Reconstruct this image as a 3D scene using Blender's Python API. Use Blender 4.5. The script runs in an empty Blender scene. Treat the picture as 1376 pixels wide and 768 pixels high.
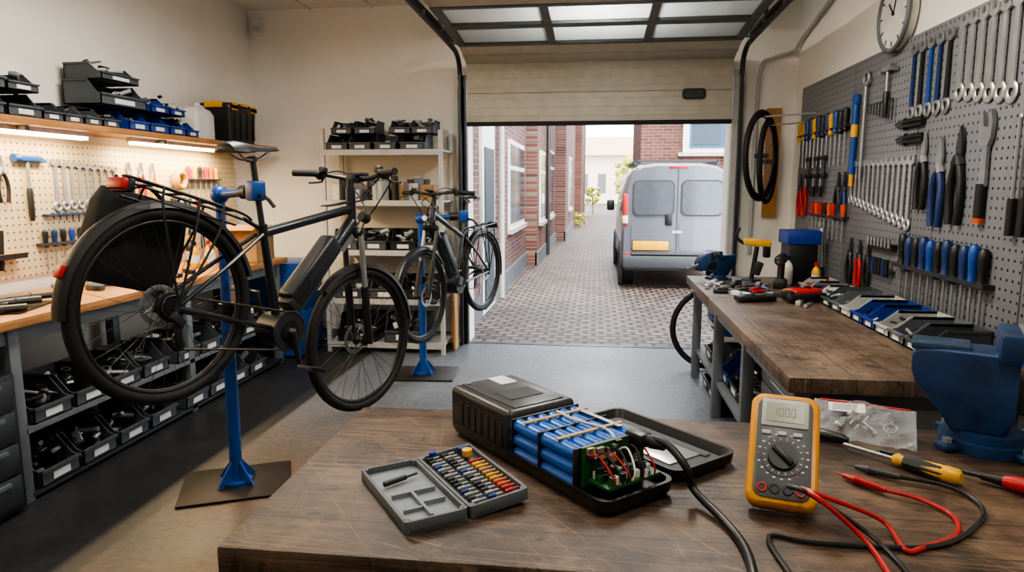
import bpy, bmesh, math, random
from mathutils import Vector, Matrix, Euler
random.seed(7)
V=Vector
# ------------------------------------------------------------------ materials
def hx(h):
    h=h.lstrip('#');o=[]
    for i in (0,2,4):
        c=int(h[i:i+2],16)/255
        o.append(c/12.92 if c<=.04045 else ((c+.055)/1.055)**2.4)
    return (o[0],o[1],o[2],1)
MC={}
def newmat(name):
    m=bpy.data.materials.new(name);m.use_nodes=True
    n=m.node_tree.nodes;l=m.node_tree.links
    return m,n,l,n['Principled BSDF']
def mat(name,col,rough=.5,metal=0,noise=.15,scale=12,bump=0,emit=0,alpha=1,stretch=(1,1,1),col2=None,coat=0):
    if name in MC: return MC[name]
    m,n,l,p=newmat(name)
    c=hx(col)
    p.inputs['Roughness'].default_value=rough;p.inputs['Metallic'].default_value=metal
    p.inputs['Coat Weight'].default_value=coat
    tc=n.new('ShaderNodeTexCoord');mp=n.new('ShaderNodeMapping');mp.inputs['Scale'].default_value=stretch
    l.new(tc.outputs['Object'],mp.inputs[0])
    t=n.new('ShaderNodeTexNoise');t.inputs['Scale'].default_value=scale;t.inputs['Detail'].default_value=6
    l.new(mp.outputs[0],t.inputs['Vector'])
    r=n.new('ShaderNodeValToRGB');r.color_ramp.elements[0].position=.35;r.color_ramp.elements[1].position=.65
    d=hx(col2) if col2 else tuple(x*(1-noise) for x in c[:3])+(1,)
    r.color_ramp.elements[0].color=d;r.color_ramp.elements[1].color=c
    l.new(t.outputs['Fac'],r.inputs[0]);l.new(r.outputs[0],p.inputs['Base Color'])
    if bump:
        b=n.new('ShaderNodeBump');b.inputs['Strength'].default_value=bump;b.inputs['Distance'].default_value=.01
        l.new(t.outputs['Fac'],b.inputs['Height']);l.new(b.outputs[0],p.inputs['Normal'])
    if emit:
        p.inputs['Emission Color'].default_value=c;p.inputs['Emission Strength'].default_value=emit
    if alpha<1: p.inputs['Alpha'].default_value=alpha
    MC[name]=m;return m
def vec(n,l,axes,scale=1.0):
    tc=n.new('ShaderNodeTexCoord');s=n.new('ShaderNodeSeparateXYZ');c=n.new('ShaderNodeCombineXYZ')
    l.new(tc.outputs['Object'],s.inputs[0])
    for i,a in enumerate(axes): l.new(s.outputs['XYZ'.index(a)],c.inputs[i])
    return c.outputs[0]
def pegmat(name,col,axes,hole='1a1a1a',sp=.042,r=.0065,rough=.5,metal=0):
    m,n,l,p=newmat(name)
    v=vec(n,l,axes)
    a=n.new('ShaderNodeVectorMath');a.operation='SCALE';a.inputs['Scale'].default_value=1/sp;l.new(v,a.inputs[0])
    b=n.new('ShaderNodeVectorMath');b.operation='FRACTION';l.new(a.outputs[0],b.inputs[0])
    c=n.new('ShaderNodeVectorMath');c.operation='SUBTRACT';c.inputs[1].default_value=(.5,.5,0);l.new(b.outputs[0],c.inputs[0])
    d=n.new('ShaderNodeVectorMath');d.operation='LENGTH';l.new(c.outputs[0],d.inputs[0])
    e=n.new('ShaderNodeMath');e.operation='LESS_THAN';e.inputs[1].default_value=r/sp;l.new(d.outputs['Value'],e.inputs[0])
    x=n.new('ShaderNodeMix');x.data_type='RGBA';x.inputs[6].default_value=hx(col);x.inputs[7].default_value=hx(hole)
    l.new(e.outputs[0],x.inputs[0]);l.new(x.outputs[2],p.inputs['Base Color'])
    p.inputs['Roughness'].default_value=rough;p.inputs['Metallic'].default_value=metal
    return m
def brickmat(name,c1,c2,mort,axes,bw,rh,ms,bump=.4,rough=.85,nmix=.35,offset=.5,wob=1.6):
    m,n,l,p=newmat(name)
    v=vec(n,l,axes)
    wn=n.new('ShaderNodeTexNoise');wn.inputs['Scale'].default_value=7;l.new(v,wn.inputs['Vector'])
    sb=n.new('ShaderNodeVectorMath');sb.operation='MULTIPLY_ADD';k=ms*wob;sb.inputs[1].default_value=(k,k,0);l.new(wn.outputs['Color'],sb.inputs[0]);l.new(v,sb.inputs[2])
    t=n.new('ShaderNodeTexBrick');t.inputs['Scale'].default_value=1
    t.inputs['Color1'].default_value=hx(c1);t.inputs['Color2'].default_value=hx(c2);t.inputs['Mortar'].default_value=hx(mort)
    t.inputs['Brick Width'].default_value=bw;t.inputs['Row Height'].default_value=rh;t.inputs['Mortar Size'].default_value=ms
    t.inputs['Mortar Smooth'].default_value=.3;t.offset=offset
    l.new(sb.outputs[0],t.inputs['Vector'])
    no=n.new('ShaderNodeTexNoise');no.inputs['Scale'].default_value=1.3;no.inputs['Detail'].default_value=8;l.new(v,no.inputs['Vector'])
    x=n.new('ShaderNodeMix');x.data_type='RGBA';x.blend_type='MULTIPLY';x.inputs[0].default_value=nmix*2
    l.new(t.outputs['Color'],x.inputs[6]);l.new(no.outputs['Fac'],x.inputs[7]);l.new(x.outputs[2],p.inputs['Base Color'])
    b=n.new('ShaderNodeBump');b.inputs['Strength'].default_value=bump;b.inputs['Distance'].default_value=.02;b.invert=True
    l.new(t.outputs['Fac'],b.inputs['Height']);l.new(b.outputs[0],p.inputs['Normal'])
    p.inputs['Roughness'].default_value=rough
    return m
def woodmat(name,c1,c2,dark,along='X',plank=.12,rough=.5,stain=.5,worn=None):
    m,n,l,p=newmat(name)
    tc=n.new('ShaderNodeTexCoord')
    def noise(scale,detail,rg,mapscale=None,rot=0):
        t=n.new('ShaderNodeTexNoise');t.inputs['Scale'].default_value=scale;t.inputs['Detail'].default_value=detail;t.inputs['Roughness'].default_value=rg
        if mapscale:
            mp=n.new('ShaderNodeMapping');mp.inputs['Scale'].default_value=mapscale
            if rot:
                m0=n.new('ShaderNodeMapping');m0.inputs['Rotation'].default_value=(0,0,rot)
                l.new(tc.outputs['Object'],m0.inputs[0]);l.new(m0.outputs[0],mp.inputs[0])
            else: l.new(tc.outputs['Object'],mp.inputs[0])
            l.new(mp.outputs[0],t.inputs['Vector'])
        else: l.new(tc.outputs['Object'],t.inputs['Vector'])
        return t.outputs['Fac']
    def ramp(src,a,b,ca=(0,0,0,1),cb=(1,1,1,1)):
        r=n.new('ShaderNodeValToRGB');r.color_ramp.elements[0].position=a;r.color_ramp.elements[1].position=b
        r.color_ramp.elements[0].color=ca;r.color_ramp.elements[1].color=cb;l.new(src,r.inputs[0]);return r.outputs[0]
    def mul(src,k):
        q=n.new('ShaderNodeMath');q.operation='MULTIPLY';q.inputs[1].default_value=k;l.new(src,q.inputs[0]);return q.outputs[0]
    def mix(fac,a,col):
        x=n.new('ShaderNodeMix');x.data_type='RGBA';x.inputs[7].default_value=col;l.new(fac,x.inputs[0]);l.new(a,x.inputs[6]);return x.outputs[2]
    g=noise(2.5,10,.65,(1.2,22,22) if along=='X' else (22,1.2,22))
    base=ramp(g,.3,.7,hx(c2),hx(c1))
    s=noise(5,9,.7)
    base=mix(mul(ramp(s,.44,.6,(1,1,1,1),(0,0,0,1)),stain),base,hx(dark))
    if worn:
        s2=noise(2.2,10,.72);base=mix(mul(ramp(s2,.50,.66),.65),base,hx(worn))
        s4=noise(26,5,.65);base=mix(mul(ramp(s4,.61,.67),.85),base,hx('150f0b'))
        s5=noise(3.2,7,.8);base=mix(mul(ramp(s5,.57,.64),.8),base,hx('1c1511'))
        for sc,rt,th in (((1.6,70,1),.35,.66),((1.2,60,1),-.6,.67),((1.5,80,1),1.4,.68),((1.0,90,1),.05,.63),((1.3,75,1),.9,.67)):
            base=mix(mul(ramp(noise(2.2,2,.5,sc,rt),th,th+.02),.5),base,hx(worn if rt>0 else '120c09'))
    sp=n.new('ShaderNodeSeparateXYZ');l.new(tc.outputs['Object'],sp.inputs[0])
    q=n.new('ShaderNodeMath');q.operation='PINGPONG';q.inputs[1].default_value=plank/2
    l.new(sp.outputs[1 if along=='X' else 0],q.inputs[0])
    w=n.new('ShaderNodeMath');w.operation='LESS_THAN';w.inputs[1].default_value=.0014;l.new(q.outputs[0],w.inputs[0])
    base=mix(w.outputs[0],base,hx('120d0a'));l.new(base,p.inputs['Base Color'])
    b=n.new('ShaderNodeBump');b.inputs['Strength'].default_value=.7;b.inputs['Distance'].default_value=.005
    hsum=n.new('ShaderNodeMath');hsum.operation='ADD';l.new(g,hsum.inputs[0]);l.new(s,hsum.inputs[1])
    l.new(hsum.outputs[0],b.inputs['Height']);l.new(b.outputs[0],p.inputs['Normal'])
    ad=n.new('ShaderNodeMath');ad.operation='MULTIPLY_ADD';ad.inputs[1].default_value=.3;ad.inputs[2].default_value=rough-.15
    l.new(s,ad.inputs[0]);l.new(ad.outputs[0],p.inputs['Roughness'])
    return m
black=mat('black_plastic','#18191b',.42)
rubber=mat('tire_rubber','#131314',.7,noise=.3,scale=60)
frameM=mat('bike_frame_paint','#22282e',.32,.3,coat=.4)
chrome=mat('chrome_steel','#d3d4d5',.33,.85)
steel=mat('brushed_steel','#a0a3a5',.4,.75)
dsteel=mat('dark_steel','#424548',.42,.6)
greyp=mat('grey_painted_steel','#686e73',.5,.2)
lgrey=mat('light_grey_metal','#b4b4b0',.5,.1)
binM=mat('grey_bin_plastic','#42474c',.5)
binB=mat('blue_bin_plastic','#15388a',.45)
blueP=mat('blue_enamel','#184a94',.35,.1)
navy=mat('navy_handle','#16305f',.4)
viseM=mat('vise_blue_enamel','#1b406f',.42,.2,noise=.45,scale=14,col2='#142b49')
red=mat('red_plastic','#b01b16',.4)
orange=mat('orange_plastic','#d2501a',.4)
yellow=mat('yellow_plastic','#dfa510',.42)
white=mat('white_plastic','#d9d8d2',.45)
label=mat('white_label','#d5d6d6',.6)
cell=mat('battery_cell_blue','#175fb4',.3,.1)
green=mat('pcb_green','#1e5a2c',.4,noise=.5,scale=150)
glass=mat('window_glass','#31424f',.08,.2)
cream=mat('cream_panel','#c9c2ae',.5)
rag=mat('grey_rag','#6b6c6e',.9)
card=mat('cardboard','#a88053',.85,noise=.2)
copper=mat('tan_tape','#b58e55',.5)
chainM=mat('chain_steel','#5c564d',.4,.9)
# ------------------------------------------------------------------ mesh builder
COL=bpy.context.scene.collection
class B:
    def __init__(s,name):
        s.n=name;s.v=[];s.f=[];s.mi=[];s.mats=[];s.M=Matrix()
    def add(s,vs,fs,m):
        if m not in s.mats: s.mats.append(m)
        k=len(s.v);i=s.mats.index(m)
        s.v+=[s.M@V(v) for v in vs]
        for f in fs: s.f.append([k+j for j in f]);s.mi.append(i)
        return s
    def bm(s,b,m):
        b.verts.ensure_lookup_table();b.verts.index_update()
        s.add([v.co.copy() for v in b.verts],[[v.index for v in f.verts] for f in b.faces],m);b.free()
    def box(s,c,d,m,rot=None,bev=0,seg=2):
        b=bmesh.new();bmesh.ops.create_cube(b,size=1)
        bmesh.ops.scale(b,vec=V(d),verts=b.verts)
        if bev: bmesh.ops.bevel(b,geom=b.edges[:],offset=bev,segments=seg,affect='EDGES',profile=.5)
        T=Matrix.Translation(V(c))
        if rot is not None: T=T@Euler(rot).to_matrix().to_4x4()
        b.transform(T);s.bm(b,m);return s
    def bb(s,x0,x1,y0,y1,z0,z1,m,bev=0):
        return s.box(((x0+x1)/2,(y0+y1)/2,(z0+z1)/2),(abs(x1-x0),abs(y1-y0),abs(z1-z0)),m,None,bev)
    def loft(s,rings,m,cap=True,closed=False):
        n=len(rings[0]);vs=[p for r in rings for p in r];fs=[]
        R=len(rings)
        for i in range(R if closed else R-1):
            a=i*n;b=((i+1)%R)*n
            for j in range(n): k=(j+1)%n;fs.append([a+j,a+k,b+k,b+j])
        if cap and not closed: fs.append(list(range(n))[::-1]);fs.append([(R-1)*n+j for j in range(n)])
        return s.add(vs,fs,m)
    def cyl(s,p0,p1,r,m,r2=None,n=14):
        p0=V(p0);p1=V(p1);d=(p1-p0).normalized()
        u=d.orthogonal().normalized();w=d.cross(u);r2=r if r2 is None else r2
        rg=lambda c,q:[c+u*q*math.cos(t*2*math.pi/n)+w*q*math.sin(t*2*math.pi/n) for t in range(n)]
        return s.loft([rg(p0,r),rg(p1,r2)],m)
    def lathe(s,p0,p1,prof,m,n=14):
        p0=V(p0);p1=V(p1);L=(p1-p0);d=L.normalized();u=d.orthogonal().normalized();w=d.cross(u)
        return s.loft([[p0+L*t+u*q*math.cos(k*2*math.pi/n)+w*q*math.sin(k*2*math.pi/n) for k in range(n)] for t,q in prof],m)
    def tube(s,pts,r,m,n=8,sub=6,closed=False):
        P=[V(p) for p in pts]
        if sub>1 and len(P)>2:
            Q=[];N=len(P)
            for i in range(N if closed else N-1):
                a=P[(i-1)%N] if closed or i>0 else P[0];b=P[i];c=P[(i+1)%N];d=P[(i+2)%N] if closed or i+2<N else P[-1]
                for k in range(sub):
                    t=k/sub;Q.append(.5*((2*b)+(c-a)*t+(2*a-5*b+4*c-d)*t*t+(3*b-a-3*c+d)*t**3))
            if not closed: Q.append(P[-1])
            P=Q
        rings=[];u=None
        for i,p in enumerate(P):
            a=P[i-1] if i>0 else (P[-1] if closed else p);b=P[(i+1)%len(P)] if (closed or i+1<len(P)) else p
            d=(b-a).normalized()
            if u is None: u=d.orthogonal().normalized()
            u=(u-d*u.dot(d)).normalized();w=d.cross(u)
            rings.append([p+u*r*math.cos(k*2*math.pi/n)+w*r*math.sin(k*2*math.pi/n) for k in range(n)])
        return s.loft(rings,m,closed=closed)
    def torus(s,c,axis,R,r,m,n=56,k=10,a0=0,a1=360,ra=None,ref=None):
        c=V(c);d=V(axis).normalized();u=V(ref).normalized() if ref else d.orthogonal().normalized();w=d.cross(u);ra=ra or r
        full=abs(a1-a0)>=360;rings=[]
        for i in range(n if full else n+1):
            t=math.radians(a0+(a1-a0)*i/n);o=u*math.cos(t)+w*math.sin(t)
            rings.append([c+o*(R+r*math.cos(j*2*math.pi/k))+d*ra*math.sin(j*2*math.pi/k) for j in range(k)])
        return s.loft(rings,m,closed=full)
    def prism(s,pts,t,m,z0=0):
        return s.loft([[V((x,y,z0)) for x,y in pts],[V((x,y,z0+t)) for x,y in pts]],m)
    def sph(s,c,r,m,sc=(1,1,1),sub=2):
        b=bmesh.new();bmesh.ops.create_icosphere(b,subdivisions=sub,radius=r)
        bmesh.ops.scale(b,vec=V(sc),verts=b.verts);b.transform(Matrix.Translation(V(c)));s.bm(b,m);return s
    def done(s,ang=40):
        me=bpy.data.meshes.new(s.n);me.from_pydata(s.v,[],s.f);me.validate()
        for m in s.mats: me.materials.append(m)
        if len(me.polygons)==len(s.mi): me.polygons.foreach_set('material_index',s.mi)
        b=bmesh.new();b.from_mesh(me);bmesh.ops.recalc_face_normals(b,faces=b.faces);b.to_mesh(me);b.free()
        me.polygons.foreach_set('use_smooth',[True]*len(me.polygons))
        me.set_sharp_from_angle(angle=math.radians(ang))
        o=bpy.data.objects.new(s.n,me);COL.objects.link(o);me.update();return o
def frame(o,x,y,z=None):
    x=V(x).normalized();y=V(y);y=(y-x*y.dot(x)).normalized();z=x.cross(y)
    return Matrix(((x.x,y.x,z.x,o[0]),(x.y,y.y,z.y,o[1]),(x.z,y.z,z.z,o[2]),(0,0,0,1)))
def WR(Y,z,out=.004): return frame((1.70-out,Y,z),(0,-1,0),(0,0,1))
def WL(Y,z,out=.004): return frame((-3.28+out,Y,z),(0,1,0),(0,0,1))
def rz(a): return Matrix.Rotation(math.radians(a),4,'Z')
def rr(w,h,r,n=4,cx=0,cy=0):
    o=[]
    for sx,sy,a in ((1,1,0),(-1,1,90),(-1,-1,180),(1,-1,270)):
        for k in range(n+1):
            t=math.radians(a+90*k/n);o.append((cx+sx*(w/2-r)+r*math.cos(t),cy+sy*(h/2-r)+r*math.sin(t)))
    return o
# ------------------------------------------------------------------ room shell
wallM=mat('wall_paint','#e9e5dc',.75,noise=.05,scale=3)
ceilM=mat('ceiling_paint','#e2dfd7',.8,noise=.05)
m,n,l,p=newmat('workshop_floor')
tc=n.new('ShaderNodeTexCoord')
def fn(scale,det=9,rg=.6):
    t=n.new('ShaderNodeTexNoise');t.inputs['Scale'].default_value=scale;t.inputs['Detail'].default_value=det;t.inputs['Roughness'].default_value=rg;l.new(tc.outputs['Object'],t.inputs[0]);return t.outputs['Fac']
def fr(src,a,b,ca,cb):
    r=n.new('ShaderNodeValToRGB');r.color_ramp.elements[0].position=a;r.color_ramp.elements[1].position=b;r.color_ramp.elements[0].color=ca;r.color_ramp.elements[1].color=cb;l.new(src,r.inputs[0]);return r.outputs[0]
def fm(fac,a,b,bt='MIX'):
    x=n.new('ShaderNodeMix');x.data_type='RGBA';x.blend_type=bt
    if isinstance(fac,float): x.inputs[0].default_value=fac
    else: l.new(fac,x.inputs[0])
    l.new(a,x.inputs[6]);l.new(b,x.inputs[7]);return x.outputs[2]
t1=fn(1.1);t2=fn(28,8)
brown=fr(t1,.40,.62,hx('#3d3b39'),hx('#54453a'));skylit_grey=fr(t1,.4,.62,hx('#555b64'),hx('#6c727a'));dk=fr(t1,.4,.62,hx('#202123'),hx('#2b2b2c'))
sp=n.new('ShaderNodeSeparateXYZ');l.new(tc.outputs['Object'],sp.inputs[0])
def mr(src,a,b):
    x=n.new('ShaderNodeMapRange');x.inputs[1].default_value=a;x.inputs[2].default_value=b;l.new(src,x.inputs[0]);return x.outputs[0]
c1=fm(mr(sp.outputs[1],3.4,4.8),brown,skylit_grey);c2=fm(mr(sp.outputs[0],-2.02,-1.99),dk,c1)  # bluish sky reflection painted into the floor colour towards the door
c3=fm(.7,c2,fr(t2,.25,.75,(.25,.25,.25,1),(1.5,1.5,1.5,1)),'MULTIPLY');l.new(c3,p.inputs['Base Color'])
q=n.new('ShaderNodeMath');q.operation='MULTIPLY_ADD';q.inputs[1].default_value=.5;q.inputs[2].default_value=.2;l.new(t1,q.inputs[0]);l.new(q.outputs[0],p.inputs['Roughness'])
bu=n.new('ShaderNodeBump');bu.inputs['Strength'].default_value=.2;bu.inputs['Distance'].default_value=.004;l.new(t2,bu.inputs['Height']);l.new(bu.outputs[0],p.inputs['Normal'])
floorM=m
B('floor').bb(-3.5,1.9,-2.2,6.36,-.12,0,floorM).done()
B('ceiling').bb(-3.5,1.9,-2.2,6.7,3.14,3.3,ceilM).done()
B('wall_left').bb(-3.5,-3.3,-2.2,6.6,0,3.14,wallM).done()
B('wall_right').bb(1.72,1.9,-2.2,6.6,0,3.14,wallM).done()
B('wall_rear').bb(-3.5,1.9,-2.4,-2.2,0,3.14,wallM).done()
w=B('wall_front');w.bb(-3.3,-1.2,6.4,6.65,0,3.14,wallM);w.bb(1.17,1.72,6.4,6.65,0,3.14,wallM);w.bb(-1.2,1.17,6.4,6.65,2.5,3.14,wallM);w.done()
B('baseboard_front').bb(-3.29,-1.30,6.375,6.399,0.001,.1,greyp).done()
g=B('trim_ceiling_grid')
g.bb(-3.29,1.71,5.9,5.925,3.131,3.1395,white)
for xx in (-2.7,-2.1): g.bb(xx,xx+.025,4,6.39,3.128,3.139,white)
g.done()
# ------------------------------------------------------------------ garage door
panelM=mat('door_cream_panel','#c4bfb0',.5,noise=.12)
m,n,l,p=newmat('translucent_pane')
p.inputs['Base Color'].default_value=hx('#c9cdcd');p.inputs['Roughness'].default_value=.3
tr=n.new('ShaderNodeBsdfTranslucent');tr.inputs[0].default_value=hx('#e6ebee')
mx=n.new('ShaderNodeMixShader');mx.inputs[0].default_value=.7;l.new(p.outputs[0],mx.inputs[1]);l.new(tr.outputs[0],mx.inputs[2]);l.new(mx.outputs[0],n['Material Output'].inputs[0])
paneM=m
dgr=mat('door_grey_frame','#66696b',.45,.3)
d=B('door_1')
for i,(z0,z1) in enumerate(((2.08,2.33),(2.335,2.6))):
    d.bb(-1.19,1.16,6.30,6.35,z0,z1,panelM,.004)
    for k in range(3): d.bb(-1.18,1.15,6.293,6.302,z0+.05+k*.075,z0+.058+k*.075,cream)
d.bb(-1.19,1.16,6.29,6.36,2.045,2.08,rubber)
d.M=frame((.83,6.292,2.30),(1,0,0),(0,0,1));d.prism(rr(.2,.09,.03),.012,black);d.prism(rr(.15,.05,.02),.016,dsteel);d.M=Matrix()
def slanted(d,y0,z0,y1,z1,win):
    L=math.hypot(y1-y0,z1-z0);d.M=frame((0,y0,z0),(1,0,0),(0,y1-y0,z1-z0))
    if not win:
        d.bb(-1.19,1.16,0,L,-.02,.02,panelM,.004)
        d.bb(-1.19,1.16,L*.45,L*.55,-.026,.026,lgrey)
    else:
        d.bb(-1.19,1.16,0,.05,-.02,.025,dgr);d.bb(-1.19,1.16,L-.05,L,-.02,.025,dgr)
        for xx in (-1.19,-.42,.36,1.10): d.bb(xx,xx+.06,.05,L-.05,-.02,.025,dgr)
        d.bb(-1.13,1.1,.05,L-.05,-.002,.002,paneM)
    d.M=Matrix()
slanted(d,6.3,2.61,5.98,2.70,False)
slanted(d,5.97,2.70,5.45,2.74,True)
slanted(d,5.44,2.74,4.92,2.76,True)
slanted(d,4.91,2.76,4.4,2.78,False)
d.done()
t=B('garage_door_track')
for sx,xx in ((-1,-1.25),(1,1.23)):
    t.bb(xx-.03,xx+.03,6.33,6.39,0.001,2.4,greyp);t.bb(xx-.012,xx+.012,6.26,6.33,0.001,2.5,dsteel)
    t.tube([(xx,6.3,2.45),(xx,6.27,2.58),(xx,6.15,2.66),(xx,5.95,2.68),(xx,5.2,2.70),(xx,4.2,2.72)],.022,dsteel)
    t.bb(xx-.025,xx+.025,4.2,6.1,2.72,2.75,dsteel)
    for yy in (5.5,4.5): t.bb(xx-.012,xx+.012,yy,yy+.03,2.75,3.139,dsteel)
    for yy in (4.9,5.45,5.95): t.cyl((xx-sx*.03,yy,2.71),(xx,yy,2.71),.018,steel)
t.bb(1.17,1.22,6.32,6.398,0.001,2.5,lgrey)
t.bb(-1.24,-1.2,6.33,6.398,0.001,2.5,dsteel)
t.done()
t=B('torsion_spring_shaft');t.cyl((-1.3,6.2,2.95),(1.3,6.2,2.95),.014,steel);t.cyl((-.6,6.2,2.95),(.1,6.2,2.95),.035,dsteel)
for xx in (-1.3,1.28,-.25): t.bb(xx,xx+.02,6.15,6.395,2.88,3.02,steel)
t.cyl((-1.27,6.2,2.95),(-1.22,6.2,2.95),.06,steel);t.cyl((1.2,6.2,2.95),(1.25,6.2,2.95),.06,steel);t.done()
t=B('conduit_pipe');t.tube([(1.69,5.2,3.12),(1.69,5.3,2.95),(1.69,5.6,2.85),(1.69,6.25,2.72),(1.66,6.36,2.65),(1.5,6.37,2.6),(1.4,6.37,2.5),(1.38,6.37,1.9),(1.38,6.37,.9)],.016,lgrey);t.done()
t=B('motion_sensor');t.box((-3.2,6.355,2.98),(.09,.07,.15),white,(0,0,0),.015);t.sph((-3.185,6.32,2.95),.03,lgrey);t.done()
t=B('dock_floor_strip');t.bb(-1.2,1.17,6.36,6.44,-.05,.004,dsteel);t.done()
# ------------------------------------------------------------------ street
cob=brickmat('cobblestone','#7f6c62','#51443e','#14110f','XY',.165,.125,.020,1.0,.6,.22,.5,1.2)
B('street_ground').bb(-8,10,6.44,70,-.12,-.012,cob).done()
brA=brickmat('brick_purple_side','#8a5c55','#5f3d3c','#8f857d','YZ',.21,.07,.009)
brB=brickmat('brick_red_side','#874f42','#643a31','#857b72','YZ',.21,.07,.009)
brC=brickmat('brick_red_front','#874f42','#643a31','#857b72','XZ',.21,.07,.009)
roofM=mat('roof_tiles','#4a3f3c',.8)
wfr=mat('white_window_frame','#e2e2dd',.5)
def house(name,x0,x1,y0,y1,h,m,side):
    b=B(name);b.bb(x0,x1,y0,y1,-.012,h,m)
    xs=x1 if side>0 else x0
    b.bb(xs-.03,xs+.03,y0,y1,-.012,.25,greyp)
    xm=(x0+x1)/2
    b.loft([[V((x0-.1,y0,h)),V((x1+.1,y0,h)),V((xm,y0,h+1.6))],[V((x0-.1,y1,h)),V((x1+.1,y1,h)),V((xm,y1,h+1.6))]],roofM)
    b.done()
house('brick_house',-6,-1.33,7.2,13,5.4,brA,1)
house('brick_house',-6,-1.12,13.02,19,5.0,brB,1)
house('brick_house',-6,-.85,19.02,27,5.4,brA,1)
house('brick_house',.98,7,16,19.5,5.2,brC,-1)
house('brick_house',-6,-.6,27.1,36,5.0,brB,1)
house('brick_house',2.3,7,30,44,4.6,brB,-1)
def winL(i,X,y0,y1,z0,z1,nm):
    b=B('window_%d'%i)
    b.bb(X+.001,X+.035,y0,y1,z0,z1,wfr);k=nm;dy=(y1-y0-.08)/k
    for j in range(k):
        b.bb(X+.03,X+.042,y0+.07+j*dy,y0+.01+(j+1)*dy,z0+.08,z1-.45,glass)
        b.bb(X+.03,X+.042,y0+.07+j*dy,y0+.01+(j+1)*dy,z1-.38,z1-.07,glass)
    b.bb(X+.001,X+.08,y0-.06,y1+.06,z0-.07,z0,lgrey);b.done()
winL(1,-1.33,10.3,12.4,.85,2.2,2);winL(2,-1.12,16.0,17.6,.8,2.35,2);winL(3,-1.12,13.5,14.6,.8,2.2,1);winL(4,-.85,21,23,.8,2.4,2)
winL(5,-1.33,10.3,12.4,3.1,4.6,2)
b=B('door_2');b.bb(-1.329,-1.29,7.75,8.7,0,2.3,wfr);b.bb(-1.29,-1.275,7.88,8.57,.05,1.95,mat('door_paint','#3b4a52',.4));b.done()
b=B('drain_pipe');b.cyl((-1.27,9.2,-.01),(-1.27,9.2,5.3),.04,lgrey);b.done()
b=B('drain_pipe');b.cyl((-1.06,15.2,-.01),(-1.06,15.2,5.0),.045,dsteel);b.done()
b=B('window_6');b.bb(1.9,3.6,15.95,15.999,2.25,3.35,wfr);
bt=mat('teal_frame','#2a5877',.4)
b.bb(2.05,3.45,15.93,15.96,2.35,3.05,bt);b.bb(2.12,2.72,15.915,15.935,2.42,2.98,glass);b.bb(2.79,3.38,15.915,15.935,2.42,2.98,glass)
b.bb(1.8,3.7,15.9,15.999,2.17,2.25,lgrey);b.done()
b=B('concrete_band');b.bb(1.0,7,15.93,15.999,3.42,3.62,mat('concrete','#b9b4aa',.8));b.done()
b=B('distant_house');b.bb(-5,6,62,68,-.012,4.2,mat('pale_render','#e6dac4',.8));b.loft([[V((-5.2,61.5,4.2)),V((-5.2,68.5,4.2)),V((-5.2,65,6))],[V((6.2,61.5,4.2)),V((6.2,68.5,4.2)),V((6.2,65,6))]],mat('pale_roof','#cda48c',.8))
for k in range(4): b.bb(-1.5+k*1.6,-.8+k*1.6,61.95,62,.9,2.6,rag)
b.done()
leaf=mat('leaves','#b3b64e',.8,noise=.4,scale=4)
for (cx,cy,cz,s) in ((2.6,52,2.4,1.6),(-.2,38,1.0,.5),(-.6,26,.3,.28)):
    b=B('street_shrub');b.cyl((cx,cy,-.012),(cx,cy,cz),.05*s+.02,card)
    for k in range(46):
        b.sph((cx+random.uniform(-.7,.7)*s,cy+random.uniform(-.6,.6)*s,max(.1,cz+random.uniform(-.8,.8)*s)),random.uniform(.12,.26)*s,leaf,(1,1,.8),1)
    b.done()
# ------------------------------------------------------------------ van
vp=mat('van_silver_paint','#6f737c',.3,.5,noise=.03,coat=.5);vg=mat('van_glass','#5d636c',.12,.4);vb=mat('van_bumper','#3b3e43',.5)
b=B('delivery_van');b.M=Matrix.Translation((1.17,10.2,0))
def ring(y,hw,zb,zt):
    h=zt-zb
    P=[(-.92,0),(-1,.07),(-1,.28),(-.985,.5),(-.95,.72),(-.90,.86),(-.82,.94),(-.68,.98),(-.4,1)]
    P=P+[(-a,c) for a,c in P[::-1]]
    return [V((a*hw,y,zb+c*h)) for a,c in P]
b.loft([ring(0,.76,.3,1.79),ring(.03,.785,.27,1.82),ring(.25,.79,.25,1.84),ring(2.9,.79,.25,1.84),ring(3.3,.79,.25,1.76),ring(3.75,.78,.25,1.3),ring(4.1,.76,.25,1.0),ring(4.25,.7,.3,.85)],vp)
for sx in (-1,1):
    b.M=frame((1.17+sx*.345,10.195,1.33),(1,0,0),(0,.012,1))
    b.prism(rr(.6,.52,.09,5),.012,mat('gasket_dark','#303237',.6));b.prism(rr(.56,.48,.08,5),.018,vg)
    b.M=frame((1.17+sx*.345,10.195,.78),(1,0,0),(0,.012,1));b.prism(rr(.62,.42,.05,4),.008,vp)
    b.M=Matrix.Translation((1.17,10.2,0))
    b.box((sx*.745,.02,1.16),(.075,.1,.46),red,None,.02);b.box((sx*.745,.015,1.02),(.078,.1,.12),white,None,.015)
    b.box((sx*.7,.0,.5),(.07,.04,.06),red,None,.01)
    for yy in (.65,3.5):
        b.cyl((sx*.78,yy,.295),(sx*.58,yy,.295),.305,rubber,n=28);b.cyl((sx*.785,yy,.295),(sx*.7,yy,.295),.17,steel,n=20)
        b.torus((sx*.785,yy,.3),(1,0,0),.34,.03,vb,a0=0,a1=360)
    b.box((sx*.9,3.05,1.15),(.14,.1,.2),black,None,.03)
    b.bb(sx*.795-.004,sx*.795+.004,.5,3,.62,.66,vb)
b.bb(-.006,.006,-.012,.02,.5,1.74,vb)
b.box((0,-.015,.4),(1.56,.16,.2),vb,None,.04);b.box((0,-.03,.52),(1.3,.12,.03),vb,None,.01)
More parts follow.
